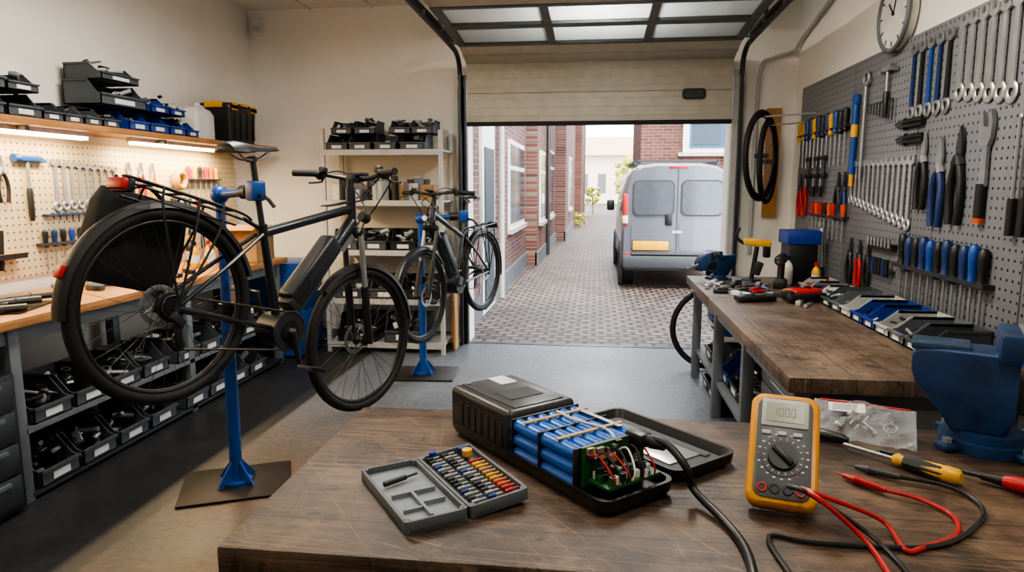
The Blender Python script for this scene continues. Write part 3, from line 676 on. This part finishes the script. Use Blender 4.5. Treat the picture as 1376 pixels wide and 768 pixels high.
for i in range(12): screwdriver(b,WR(6.05-i*.095,2.02+.01*(i%2)),.38,[yellow,yellow,blueP,navy,yellow,navy,black,navy,yellow,blueP,black,black][i],steel,.025)
b.bb(1.66,1.70,4.95,6.1,1.9,1.915,dsteel);b.done()
b=B('allen_key_set');
for i in range(9):
    b.M=WR(4.62-i*.045,2.0);b.tube([(-.02,0,.02),(0,0,.02),(0,-.05-.009*i,.02)],.005,dsteel,sub=1)
b.done()
b=B('locking_pliers')
for i in range(2): pliers(b,WR(4.22-i*.02,1.84-i*.085)@rz(90),.34,black,dsteel,.1)
b.done()
b=B('pliers_set')
for i,(y,z,L,hm,jm) in enumerate(((3.85,1.78,.40,black,steel),(3.67,1.74,.44,navy,steel),(3.49,1.78,.46,black,dsteel))): pliers(b,WR(y,z),L,hm,jm,.26)
b.done()
b=B('adjustable_spanner');
for y,L in ((3.27,.46),):
    b.M=WR(y,1.80);b.prism([(-.02,-.12),(.02,-.12),(.026,-.3),(-.026,-.3)],.014,steel,.003);b.prism([(-.022,-.13),(-.05,-.1),(-.055,-.03),(-.03,.02),(-.015,-.04),(.02,-.045),(.015,.01),(.03,.03),(.05,-.02),(.045,-.09),(.022,-.13)],.018,steel,.002)
    b.cyl((0,-.29,.012),(0,-L,.012),.024,black);b.cyl((0,-L+.02,.012),(0,-L,.012),.026,orange)
b.done()
b=B('combination_wrench_set')
for i in range(13): wrench(b,WR(4.86-i*.072,1.66),.26+.011*i,chrome,1.15)
b.done()
b=B('bar_clamp')
for i,y in enumerate((5.75,5.55,5.38)):
    b.M=WR(y,1.72);b.box((0,-.13,.02),(.016,.28,.012),dsteel);b.box((-.04,-.01,.02),(.1,.03,.02),black,None,.004);b.box((-.04,-.14,.02),(.1,.035,.025),black,None,.004);b.cyl((-.08,-.12,.02),(-.08,-.24,.02),.008,steel);b.cyl((-.08,-.22,.02),(-.08,-.3,.02),.017,[red,black,black][i])
b.done()
b=B('red_pliers_set')
for i,(y,hm) in enumerate(((6.0,red),(5.86,red),(5.1,black),(4.98,navy))): pliers(b,WR(y,1.6),.34,hm,dsteel)
for i,(y,hm) in enumerate(((4.62,red),(4.48,black),(4.78,black))): pliers(b,WR(y,1.16),.3,hm,dsteel)
b.done()
b=B('screwdriver_set')
for i in range(8): screwdriver(b,WR(5.6-i*.095,1.38),.26,[red,orange,red,black,orange,red,black,orange][i],steel,.02)
b.bb(1.66,1.70,4.88,5.7,1.28,1.295,dsteel);b.done()
b=B('screwdriver_set')
for i in range(11): screwdriver(b,WR(3.98-i*.08,1.23+.012*(i%3==0)),.42+.02*(i%2),[black,navy,black,navy,blueP][i%5],steel,.024)
b.M=Matrix();b.bb(1.65,1.70,3.12,4.05,1.06,1.08,dsteel);b.done()
b=B('hex_bit_rail');b.bb(1.67,1.70,4.1,4.45,1.13,1.17,black);
for i in range(7): b.cyl((1.66,4.12+i*.05,1.15),(1.66,4.12+i*.05,1.2),.008,steel)
for i in range(6): b.cyl((1.665,4.14+i*.05,.98),(1.665,4.14+i*.05,1.08),.012,[black,navy,black][i%3])
b.bb(1.67,1.70,4.1,4.45,1.0,1.02,dsteel);b.done()
b=B('torque_wrench');b.M=WR(5.35,1.2)@rz(8);b.cyl((0,0,.02),(0,-.3,.02),.012,chrome);b.cyl((0,-.3,.02),(0,-.42,.02),.02,navy);b.cyl((0,.02,0),(0,.02,.04),.028,chrome);b.done()
b=B('pry_bar_set')
for i in range(4): b.M=WR(3.02-i*.08,1.75);b.tube([(.02,.02,.02),(0,0,.02),(0,-.35,.02)],.009,[steel,black,steel,dsteel][i]);b.cyl((0,-.3,.02),(0,-.45,.02),.018,[black,black,navy,yellow][i])
b.done()
b=B('wall_clock');c=V((1.69,4.30,2.47));b.cyl(c+V((.02,0,0)),c+V((-.03,0,0)),.2,white,n=48);b.torus(c+V((-.03,0,0)),(1,0,0),.2,.014,greyp,n=48)
for k in range(12):
    a=k*math.pi/6;e=V((-.032,math.cos(a)*.165,math.sin(a)*.165));b.box(c+e,(.003,.03,.008),dsteel,(-0+a,0,0))
b.box(c+V((-.034,.03,.03)),(.003,.1,.01),black,(.8,0,0));b.box(c+V((-.034,-.02,.06)),(.003,.14,.008),black,(1.9,0,0));b.cyl(c+V((-.03,0,0)),c+V((-.04,0,0)),.01,black);b.done()
b=B('small_parts_cabinet');b.bb(1.58,1.699,2.2,2.68,.82,1.42,greyp,.004)
for k in range(7):
    for j in range(3): b.bb(1.567,1.58,2.215+j*.155,2.36+j*.155,.84+k*.08,.91+k*.08,binB if (k+j)%3 else glass,.003);b.bb(1.558,1.567,2.27+j*.155,2.31+j*.155,.85+k*.08,.862+k*.08,white)
b.done()
# ------------------------------------------------------------------ right bench
dark=woodmat('dark_bench_wood','#6f5a47','#4b3a2b','#261d16','Y',.16,.45,.6,'#857160')
b=B('wood_workbench');b.bb(.72,1.69,2.56,4.42,.74,.8,dark,.005);b.bb(.72,1.69,4.425,5.5,.74,.8,dark,.005)
for y in (2.68,3.6,4.45,5.4):
    for xx in (.8,1.6): b.bb(xx-.03,xx+.03,y-.03,y+.03,0,.74,greyp,.003)
    b.bb(.83,1.58,y-.02,y+.02,.66,.74,dsteel)
b.bb(.78,.82,2.7,5.4,.66,.74,greyp);b.bb(.79,1.6,3.65,5.36,.22,.245,greyp)
b.done()
b=B('under_bench_drawers');b.bb(.86,1.5,2.75,3.5,.42,.655,greyp,.004)
for k in range(2): b.bb(.845,.86,2.77,3.48,.43+k*.11,.53+k*.11,greyp,.003);b.bb(.83,.845,3.0,3.25,.48+k*.11,.49+k*.11,chrome)
b.bb(.9,1.45,2.8,2.84,0,.42,greyp);b.bb(.9,1.45,3.42,3.46,0,.42,greyp);b.done()
b=B('parts_bin_row')
for i in range(5): sbin(b,.98,3.80+i*.31,.246,.27,.28,.17,[binM,black,binB,binM,binM][i],'-x',10)
for i in range(3): sbin(b,.98,4.62+i*.26,.001,.24,.28,.16,[black,binM,black][i],'-x',8)
b.done()
b=B('small_bin_stack')
for i in range(4): b.bb(.86,1.2,4.6,5.3,.47+i*.042,.505+i*.042,[white,blueP,greyp,lgrey][i],.003);b.bb(.85,.86,4.85,5.05,.48+i*.042,.49+i*.042,black)
b.bb(1.15,1.2,4.62,4.65,.246,.47,dsteel);b.bb(1.15,1.2,5.25,5.28,.246,.47,dsteel);b.done()
b=B('spare_tire');b.torus((.97,5.62,.355),(0,1,0.05),.33,.024,rubber,n=60);b.done()
b=B('fastener_bin_row')
for i,(mm) in enumerate([binM,greyp,lgrey,binB,binB,lgrey,greyp,binM]): sbin(b,1.50,3.06+i*.16,.801,.15,.28,.105,mm,'-x',9,[chrome,steel,black,dsteel,steel,white],.3)
b.done()
b=B('parts_tray')
for i in range(3): sbin(b,1.53,4.48+i*.2,.801,.18,.2,.07,[white,greyp,lgrey][i],'-x',6,[chrome,red,black,dsteel],.3)
b.done()
def drill(x,y,z,a):
    b=B('cordless_drill');b.M=Matrix.Translation((x,y,z))@rz(a)
    b.box((0,0,.03),(.13,.085,.055),black,None,.01);b.box((0,0,.055),(.1,.07,.02),dsteel,None,.006);b.cyl((0,0,.05),(-.015,0,.17),.024,black);b.cyl((-.06,0,.2),(.1,0,.2),.038,black);b.cyl((.1,0,.2),(.15,0,.2),.03,dsteel,.022);b.cyl((.15,0,.2),(.22,0,.2),.005,steel)
    b.cyl((-.075,0,.2),(-.06,0,.2),.03,blueP);b.box((.02,0,.155),(.02,.02,.035),red,None,.004);b.done()
drill(1.28,4.9,.801,250)
b=B('barcode_scanner');b.M=Matrix.Translation((1.28,4.35,.801))@rz(20);b.box((0,0,.04),(.2,.11,.075),red,None,.02,3);b.box((-.1,-.0,.035),(.06,.1,.06),black,None,.015);b.box((-.02,-.06,.03),(.26,.05,.05),black,None,.015);b.cyl((.02,0,.08),(.02,0,.09),.02,black);b.done()
def tvise(name,M,S,m):
    b=B(name);b.M=M@Matrix.Scale(S,4)
    b.cyl((0,0,0),(0,0,.03),.12,m,n=28);b.cyl((0,0,.03),(0,0,.055),.095,m,n=28)
    for k in range(4):
        M0=b.M.copy();b.M=M0@rz(45+90*k);b.box((.125,0,.012),(.07,.05,.024),m,None,.008);b.cyl((.135,0,.02),(.135,0,.036),.014,steel,n=6);b.M=M0
    R=lambda x,w,z0,z1,r=.012:[V((x,p,q)) for p,q in rr(w,z1-z0,r,3,0,(z0+z1)/2)]
    b.loft([R(-.20,.10,.21,.27),R(-.185,.12,.17,.285),R(-.12,.13,.10,.29),R(-.09,.14,.05,.29),R(.03,.15,.05,.29),R(.06,.15,.1,.29)],m)
    b.box((-.13,0,.29),(.15,.12,.022),mat('vise_worn_top','#3d5773',.35,.5,noise=.4,scale=30),None,.006)
    b.box((.035,0,.31),(.055,.21,.085),m,None,.012);b.box((.066,0,.33),(.012,.21,.05),steel,None,.003)
    b.box((.17,0,.165),(.26,.095,.1),dsteel,None,.01);b.box((.12,0,.33),(.012,.21,.05),steel,None,.003)
    b.loft([R(.125,.19,.25,.345,.012),R(.17,.21,.22,.34,.015),R(.2,.16,.12,.33),R(.27,.13,.11,.27),R(.30,.1,.13,.23)],m)
    b.cyl((.3,0,.165),(.37,0,.165),.022,steel);b.cyl((.35,-.12,.13),(.35,.12,.2),.01,steel);b.sph((.35,-.12,.13),.016,steel);b.sph((.35,.12,.2),.016,steel)
    b.done()
tvise('bench_vise',Matrix.Translation((.93,5.3,.801))@rz(200),.62,viseM)
b=B('clamp_head');b.M=Matrix.Translation((1.15,5.2,.801));b.cyl((0,0,0),(0,0,.02),.07,black);b.cyl((0,0,.02),(.03,0,.26),.017,black);b.box((.03,0,.29),(.2,.06,.05),yellow,(0,.1,0),.015);b.box((.1,0,.24),(.05,.05,.12),black,None,.01);b.tube([(-.06,0,.28),(-.12,0,.33),(-.1,0,.4)],.012,black);b.box((.04,0,.1),(.06,.05,.1),dsteel,(0,.3,0),.01);b.done()
b=B('blue_parts_box');b.M=Matrix.Translation((1.5,5.28,.801));b.box((0,0,.14),(.2,.24,.28),black,None,.01);b.box((0,0,.33),(.24,.26,.1),binB,None,.01);b.done()
bottle(1.38,5.1,.801,.035,.2,white,black);bottle(1.56,5.05,.801,.03,.16,yellow,red)
b=B('remote_tester');b.M=Matrix.Translation((.98,4.3,.801))@rz(15);b.box((0,0,.02),(.24,.1,.035),black,None,.012);b.box((0,0,.04),(.12,.06,.004),glass);b.done()
b=B('bench_parts_pile')
for (x,y,a,mm) in ((.9,4.7,20,steel),(1.0,4.85,70,black),(.85,4.95,110,chrome),(1.1,4.65,40,red),(1.2,4.55,150,dsteel),(1.05,5.0,10,black),(1.25,4.15,60,chrome),(1.1,4.95,30,greyp),(1.3,4.62,90,yellow),(.9,5.02,60,white),(1.15,4.78,100,navy),(.82,4.8,80,chrome),(.95,4.55,130,white),(1.0,4.6,20,dsteel),(1.2,4.95,60,steel),(.85,4.6,0,black)):
    b.M=Matrix.Translation((x,y,.812))@rz(a);b.cyl((-.07,0,0),(.02,0,0),.011,mm);b.cyl((.02,0,0),(.09,0,0),.005,steel);b.box((.0,.05,.004),(.07,.03,.03),mm,None,.004)
b.done()
for (c,R_,ang) in (((1.30,5.75,1.74),.36,32),((1.39,5.9,1.70),.345,24)):
    b=B('bicycle_wheel');a=math.radians(ang);ax=V((math.cos(a),-math.sin(a),0));c=V(c)
    b.torus(c,ax,R_-.02,.022,rubber,n=64);b.torus(c,ax,R_-.05,.012,black,n=64);b.cyl(c-ax*.05,c+ax*.05,.018,dsteel)
    dx=V((math.sin(a),math.cos(a),0))
    for k in range(24):
        t=k*math.pi/12;b.cyl(c+ax*(.03 if k%2 else -.03),c+(dx*math.cos(t)+V((0,0,1))*math.sin(t))*(R_-.05),.0013,steel,n=4)
    b.cyl(c+V((0,0,R_-.055)),(1.698,c.y,c.z+R_-.03),.007,lgrey);b.done()
b=B('wood_plank');b.box((1.53,6.37,1.7),(.12,.025,.95),oak,(0,0,0));b.done()
# ------------------------------------------------------------------ foreground table
tab=woodmat('worn_table_wood','#654f3c','#3a2b20','#1a130e','X',.135,.42,.8,'#836b54')
b=B('work_table')
b.bb(-.68,1.66,1.09,1.9,.785,.85,tab,.008)
for xx in (-.58,1.55):
    for yy in (1.17,1.82): b.bb(xx-.03,xx+.03,yy-.03,yy+.03,0,.785,greyp,.003)
b.bb(-.58,1.55,1.15,1.19,.7,.785,greyp);b.bb(-.58,1.55,1.8,1.84,.7,.785,greyp);b.bb(-.6,-.56,1.17,1.82,.7,.785,greyp);b.bb(-.58,1.55,1.15,1.85,.2,.22,greyp)
b.done()
T=.851
# battery pack
b=B('open_battery_pack');F=frame((-.375,1.715,T),(.669,-.743,0),(.743,.669,0));b.M=F
Lb,Wb=.60,.205
b.loft([[V((x,y,z)) for x,y in rr(Lb+o,Wb+o,.03,5,Lb/2,Wb/2)] for z,o in ((0,-.02),(.012,0),(.036,.004),(.036,-.012),(.014,-.014))],black)
b.box((.135,Wb/2,.069),(.275,Wb,.12),mat('battery_shell','#242527',.38),None,.016,4)
b.box((.135,Wb/2,.130),(.24,.15,.004),mat('shell_top','#3c3e41',.35),None,.002);b.box((.05,Wb/2+.03,.133),(.07,.05,.002),label);b.box((.17,Wb/2,.133),(.07,.1,.001),dsteel)
b.cyl((.03,.04,.131),(.03,.04,.135),.006,steel)
for k in range(7): b.box((.06+k*.03,-.0005,.068),(.012,.003,.06),black,None,.001)
for iz in range(3):
    for iy in range(6):
        y=.021+iy*.0325;z=.033+iz*.0325
        for x0,x1 in ((.262,.380),(.386,.500)):
            b.cyl((x0,y,z),(x1,y,z),.0162,cell,n=16);b.cyl((x1,y,z),(x1+.002,y,z),.0085,chrome,n=10)
            b.cyl((x1-.008,y,z),(x1-.005,y,z),.0165,binB,n=16)
for x in (.280,.383,.503): b.box((x,Wb/2,.066),(.006,Wb-.002,.1),black,None,.002)
b.box((.320,.102,.1165),(.010,.19,.003),copper);b.box((.44,.102,.1165),(.010,.19,.003),copper);b.box((.385,.175,.1165),(.15,.012,.002),steel)
b.tube([(.30,.12,.118),(.38,.11,.122),(.46,.13,.12),(.505,.12,.108)],.003,white,n=6)
b.box((.513,Wb/2,.076),(.005,Wb-.03,.085),green);
for k in range(26):
    b.box((.519,random.uniform(.03,.17),random.uniform(.05,.112)),(.01,random.uniform(.006,.02),random.uniform(.006,.014)),random.choice([black,black,white,copper,steel]))
b.box((.553,.1,.05),(.06,.15,.006),green);
for k in range(24): b.box((random.uniform(.53,.578),random.uniform(.035,.165),.06),(.012,.01,.016),random.choice([black,white,copper,black,green]))
for k in range(4): b.cyl((.54+.01*k,.04+.03*k,.05),(.54+.01*k,.04+.03*k,.08),.009,black)
wc=[red,black,red,black,white,black]
for k in range(7):
    y=.03+.02*k;y2=y+random.uniform(-.03,.03);b.tube([(.519,y,.095),(.54,y+.008,.10+.006*random.random()),(.582,(y+y2)/2,.072),(.575,y2,.045),(.55,y2,.04)],.0021,wc[k%6],n=6)
b.box((.525,.165,.112),(.05,.035,.03),black,None,.005)
b.done()
b=B('power_cable');P0=F@V((.53,.165,.115));b.lathe(P0,P0+V((.05,-.03,-.01)),[(0,.014),(.5,.014),(1,.007)],black)
b.tube([P0,P0+V((.05,-.03,-.0)),P0+V((.09,-.07,-.035)),V((.21,1.37,T+.03)),V((.26,1.27,T+.0085)),V((.275,1.18,T+.0085)),V((.27,1.09,T+.0085)),V((.27,1.065,T-.02)),V((.27,1.06,.6)),V((.3,1.04,.3))],.0085,black,n=10);b.done()
b=B('battery_lid');b.M=F@Matrix.Translation((.37,.345,.001))
gl=mat('lid_inner_gloss','#6f7479',.22,.4)
b.loft([[V((x,y,z)) for x,y in rr(.4+o,.21+o,.03,5)] for z,o in ((0,-.03),(.006,0),(.03,.006),(.03,-.010),(.008,-.03))],black)
b.prism(rr(.36,.17,.02,5),.002,gl,.008);b.box((.0,0,.012),(.27,.11,.004),mat('lid_pad','#a6aaae',.25,.4),None,.0015);b.box((.1,.06,.012),(.1,.02,.006),gl);b.done()
# bit set
b=B('precision_bit_set');F2=frame((-.345,1.165,T),(.81,.586,0),(-.586,.81,0));b.M=F2
cg=mat('case_grey','#595f64',.5);cgi=mat('case_inner_grey','#7b8186',.5);cgd=mat('case_dark_insert','#2e3134',.6)
def halfcase(x0,w,D,M,inner):
    b.M=M
    b.prism(rr(w,D,.012,4,x0+w/2,D/2),.006,cg)
    for (a0,a1,c0,c1) in ((x0,x0+.007,.008,D-.008),(x0+w-.007,x0+w,.008,D-.008),(x0+.008,x0+w-.008,0,.007),(x0+.008,x0+w-.008,D-.007,D)): b.bb(a0,a1,c0,c1,0,.026,cg,.002)
    for cx,cy in ((x0+.008,.008),(x0+w-.008,.008),(x0+.008,D-.008),(x0+w-.008,D-.008)): b.cyl((cx,cy,0),(cx,cy,.026),.008,cg,n=12)
    b.bb(x0+.006,x0+w-.006,.006,D-.006,.006,.012,inner)
halfcase(0,.132,.285,F2,cgi)
b.bb(.02,.115,.13,.136,.012,.022,cgi);b.bb(.06,.066,.02,.13,.012,.022,cgi);b.bb(.066,.115,.075,.08,.012,.022,cgi);b.bb(.02,.06,.06,.065,.012,.02,cgi)
b.M=F2@Matrix.Translation((.062,.2,.022))@rz(15);b.cyl((-.04,0,0),(.015,0,0),.006,black);b.cyl((.015,0,0),(.045,0,0),.003,dsteel)
M2=F2@Matrix.Translation((.136,0,0))@Matrix.Rotation(math.radians(-5),4,'Y')
halfcase(0,.135,.285,M2,cgd)
bc=[red,orange,yellow,copper,yellow]
for row,(xr,n_) in enumerate(((.03,15),(.068,15),(.106,11))):
    b.bb(xr-.004,xr+.004,.012,.272,.012,.018,cg)
    for k in range(n_):
        y=.022+k*.0172;c=(bc[(k//2)%5] if row==2 else [steel,dsteel,steel,binB,steel,dsteel,black,dsteel][(k+row*3)%8]);b.cyl((xr-.015,y,.022),(xr+.001,y,.022),.0042,c,n=8);b.cyl((xr+.001,y,.022),(xr+.016,y,.022),.0026,steel if row<2 else c,n=8)
b.cyl((.106,.235,.02),(.106,.235,.034),.012,yellow);b.cyl((.106,.262,.02),(.106,.262,.03),.01,binB)
b.cyl((.035,.275,.02),(.035,.275,.034),.008,binB)
b.done()
# multimeter
b=B('digital_multimeter');xv=V((.965,-.262,0));bk=V((.262,.965,0));t_=math.radians(50);yv=bk*math.cos(t_)+V((0,0,1))*math.sin(t_)
FM=frame((.373,1.335,T+.012),xv,yv);b.M=FM
W,Hh=.138,.240
def outline(k,wa=0):
    P=[]
    for (x,y) in rr(W*k,Hh-(1-k)*W,.022*k+.004,5,0,Hh/2): P.append((x*(1-.06*math.cos((y-Hh/2)/Hh*math.pi)),y))
    return P
ym=mat('meter_yellow','#dd960c',.42);mg=mat('meter_grey','#54565a',.45);lseg=mat('lcd_segment','#4c5348',.5)
def lay(ks,m): b.loft([[V((x,y,z)) for x,y in outline(k)] for z,k in ks],m)
lay(((-.022,.9),(-.016,.98),(.012,1),(.022,.96),(.026,.9)),ym)
lay(((.026,.8),(.029,.8),(.030,.78)),mg)
b.box((0,.193,.031),(.092,.062,.006),mat('meter_bezel','#b9bbb6',.4),None,.004);b.box((0,.193,.0345),(.074,.042,.002),mat('lcd_screen','#8b967f',.25))
SG=((0,.009,1),(0,-.009,1),(-.0035,.0045,0),(-.0035,-.0045,0),(.0035,.0045,0),(.0035,-.0045,0),(0,0,1))
for x,on in ((-.020,(4,5)),(-.008,(0,1,2,3,4,5)),(.004,(0,1,2,3,4,5)),(.016,(0,1,2,3,4,5))):
    for i in on:
        dx,dy,hz=SG[i];b.box((x+dx,.193+dy,.0357),(.006,.0012,.0004) if hz else (.0012,.008,.0004),lseg)
for k in range(3): b.box((-.034+k*.03,.148,.031),(.018,.009,.006),lgrey,None,.002)
b.cyl((0,.1,.03),(0,.1,.032),.042,mat('dial_plate','#2f3133',.4),n=32);b.cyl((0,.1,.032),(0,.1,.04),.028,black,n=28);b.box((0,.1,.043),(.05,.012,.01),black,(0,0,2.4),.003)
for k in range(18):
    a=k*2*math.pi/18;b.box((math.cos(a)*.036,.1+math.sin(a)*.036,.0325),(.005,.0015,.001),white,(0,0,a))
for k in range(20):
    a=k*2*math.pi/20;b.box((math.cos(a)*.047,.1+math.sin(a)*.047,.0305),(.005,.003,.001),random.choice([white,white,red,lgrey]),(0,0,0))
for k,c in enumerate((red,black,black,red)):
    b.torus((-.036+k*.024,.032,.031),(0,0,1),.008,.0025,c,n=16,k=6);b.cyl((-.036+k*.024,.032,.03),(-.036+k*.024,.032,.0315),.006,black)
b.box((0,.14,-.05),(.08,.16,.006),ym,(-.5,0,0),.002)
J1=FM@V((.012,.032,.03));J2=FM@V((.036,.032,.03));nz=(FM.to_3x3()@V((0,0,1)))
b.cyl(J1,J1+nz*.03,.008,black);b.cyl(J2,J2+nz*.03,.008,black)
b.done()
b=B('test_lead');z=T+.005
K=J1+nz*.03
b.tube([K,K+V((.03,-.03,0.0)),V((.50,1.26,T+.02)),V((.53,1.19,z)),V((.53,1.10,z)),V((.53,1.075,T-.02)),V((.52,1.06,.7)),V((.45,1.06,.62)),V((.36,1.055,.7)),V((.33,1.06,T-.0)),V((.335,1.10,z)),V((.33,1.24,z)),V((.42,1.225,z)),V((.62,1.24,z)),V((.76,1.36,z)),V((.79,1.45,z)),V((.75,1.50,T+.012)),V((.68,1.53,T+.012))],.0048,black)
b.lathe((.68,1.53,T+.012),(.585,1.60,T+.008),[(0,.005),(.1,.008),(.5,.009),(.55,.011),(.6,.008),(.8,.005),(.81,.0018),(1,.001)],mat('probe_grey','#3d3d3f',.5));b.done()
b=B('test_lead');K=J2+nz*.03
b.tube([K,K+V((.03,-.03,.0)),V((.55,1.30,T+.02)),V((.56,1.22,z)),V((.60,1.235,z)),V((.68,1.29,z)),V((.71,1.37,z)),V((.67,1.43,T+.01)),V((.62,1.455,T+.012))],.0048,red)
b.tube([K-nz*.004,K+V((.02,-.045,-.0)),V((.495,1.24,T+.012)),V((.5,1.15,z)),V((.49,1.085,z)),V((.49,1.07,T-.04)),V((.49,1.06,.6))],.0048,red)
b.lathe((.62,1.455,T+.012),(.545,1.55,T+.008),[(0,.005),(.1,.008),(.5,.009),(.55,.011),(.6,.008),(.8,.005),(.81,.0018),(1,.001)],red);b.done()
b=B('yellow_screwdriver');p0=V((.80,1.52,T+.02));p1=V((.625,1.72,T+.012));d_=(p1-p0)
b.lathe(p0,p0+d_*.55,[(0,.012),(.05,.018),(.3,.019),(.7,.016),(.85,.012),(.93,.016),(1,.009)],yellow,12);b.lathe(p0+d_*.12,p0+d_*.45,[(0,.0185),(.1,.0196),(.9,.0175),(1,.016)],black,8);b.cyl(p0+d_*.5,p1,.0045,steel);b.done()
b=B('long_shaft_screwdriver');p0=V((.96,1.46,T+.019));p1=V((.70,1.69,T+.01));d_=(p1-p0)
b.cyl(p0+d_*.25,p1,.006,dsteel);b.lathe(p0,p0+d_*.3,[(0,.012),(.1,.018),(.8,.016),(1,.01)],red,12);b.lathe(p0+d_*.28,p0+d_*.4,[(0,.012),(1,.008)],black);b.done()
b=B('crocodile_clip');
b.M=frame((.585,1.78,T+.015),(-.8,.55,0),(.55,.8,0));b.lathe((-.07,0,0),(.03,0,0),[(0,.006),(.2,.014),(.9,.012),(1,.006)],black);b.prism([(.02,-.01),(.08,-.004),(.08,.004),(.02,.01)],.008,steel);b.box((-.02,.02,0),(.08,.012,.016),black,(0,0,.2),.004);b.done()
# bag
b=B('zip_parts_bag');nx,ny=30,22;b.M=frame((.695,1.80,T+.006),(.93,-.36,.0),(.33,.85,.32))
vs=[];fs=[]
for s_ in (0,1):
    for j in range(ny):
        for i in range(nx):
            u=i/(nx-1);v=j/(ny-1);e=min(u,1-u,v,1-v)*4;e=min(1,e)
            zz=(.024*e*(1 if s_ else .1))+random.uniform(-.007,.007)*(e+.3)+.008*math.sin(u*9+v*4)+.006*math.sin(u*23-v*17)
            vs.append(((u-.5)*.25,(v-.5)*.18+.05,max(zz,0)+.001*s_))
    o_=s_*nx*ny
    for j in range(ny-1):
        for i in range(nx-1): a=o_+j*nx+i;fs.append([a,a+1,a+nx+1,a+nx])
m,n,l,p=newmat('clear_polybag')
p.inputs['Base Color'].default_value=(.9,.93,.96,1);p.inputs['Roughness'].default_value=.08;p.inputs['Alpha'].default_value=.2;p.inputs['Specular IOR Level'].default_value=1.0
nn=n.new('ShaderNodeTexNoise');nn.inputs['Scale'].default_value=40;bb2=n.new('ShaderNodeBump');bb2.inputs['Distance'].default_value=.01;l.new(nn.outputs['Fac'],bb2.inputs['Height']);l.new(bb2.outputs[0],p.inputs['Normal'])
b.add(vs,fs,m);b.box((-.04,.08,.027),(.09,.038,.001),label,(0,0,.1));b.box((.0,.125,.012),(.22,.005,.003),red)
for k in range(5): b.box((-.045,.068+k*.006,.028),(.06,.0013,.0006),black,(0,0,.1))
clutter(b,.01,.03,.010,.16,.09,.01,16,[steel,dsteel,chrome,steel])
b.done(60)
tvise('bench_vise',frame((.985,1.785,T),(.90,-.42,0),(.42,.90,0)),.86,viseM)
# ------------------------------------------------------------------ lights
def area(name,loc,sx,sy,e,col,rot=(0,0,0)):
    L=bpy.data.lights.new(name,'AREA');L.shape='RECTANGLE';L.size=sx;L.size_y=sy;L.energy=e;L.color=col
    o=bpy.data.objects.new(name,L);o.location=loc;o.rotation_euler=rot;COL.objects.link(o)
pe=mat('unseen_lamp_diffuser','#fff4e2',.5,emit=3)
for (x,y,zl) in ((-1.8,3.3,2.85),(.2,3.3,2.85),(-1.8,.8,2.85),(.4,.8,2.85),(0,5.2,3.08)):  # last lamp is added out of view to brighten the door panes
    hl=.6 if y<5 else .35;b=B('unseen_ceiling_lamp');b.bb(x-.12,x+.12,y-hl,y+hl,zl-.0,zl+.05,white);b.bb(x-.11,x+.11,y-hl+.02,y+hl-.02,zl-.01,zl,pe)
    if zl<3:
        for yy in (y-.4,y+.4): b.cyl((x,yy,zl+.05),(x,yy,3.139),.004,steel)
    b.done()
    area('unseen_ceiling_lamp_light',(x,y,zl-.02),.22,2*hl-.05,(52 if y>2 else 20) if y<5 else 34,(1,.94,.85))
    if zl<3: area('added_ceiling_uplight',(x,y,zl+.07),.22,2*hl-.05,28 if y>2 else 8,(1,.94,.85),(math.pi,0,0))  # upward light added to brighten the ceiling
w=bpy.data.worlds.new('sky');bpy.context.scene.world=w;w.use_nodes=True
n=w.node_tree.nodes;l=w.node_tree.links;bg=n['Background']
bg.inputs[0].default_value=(.90,.95,1,1);bg.inputs[1].default_value=8
S=bpy.data.lights.new('sun','SUN');S.energy=7.0;S.angle=.3;S.color=(1,.90,.76);o=bpy.data.objects.new('sun',S);o.rotation_euler=(math.radians(30),math.radians(8),0);COL.objects.link(o)
try: bpy.context.scene.view_settings.look='AgX - Medium High Contrast'
except Exception: pass
# ------------------------------------------------------------------ camera
cam=bpy.data.cameras.new('camera');co=bpy.data.objects.new('camera',cam);COL.objects.link(co)
cam.lens=24;cam.sensor_width=36;cam.clip_start=.02
co.location=(0,0,1.5);co.rotation_euler=(math.pi/2-math.radians(8.3),0,math.radians(7.0))
bpy.context.scene.camera=co
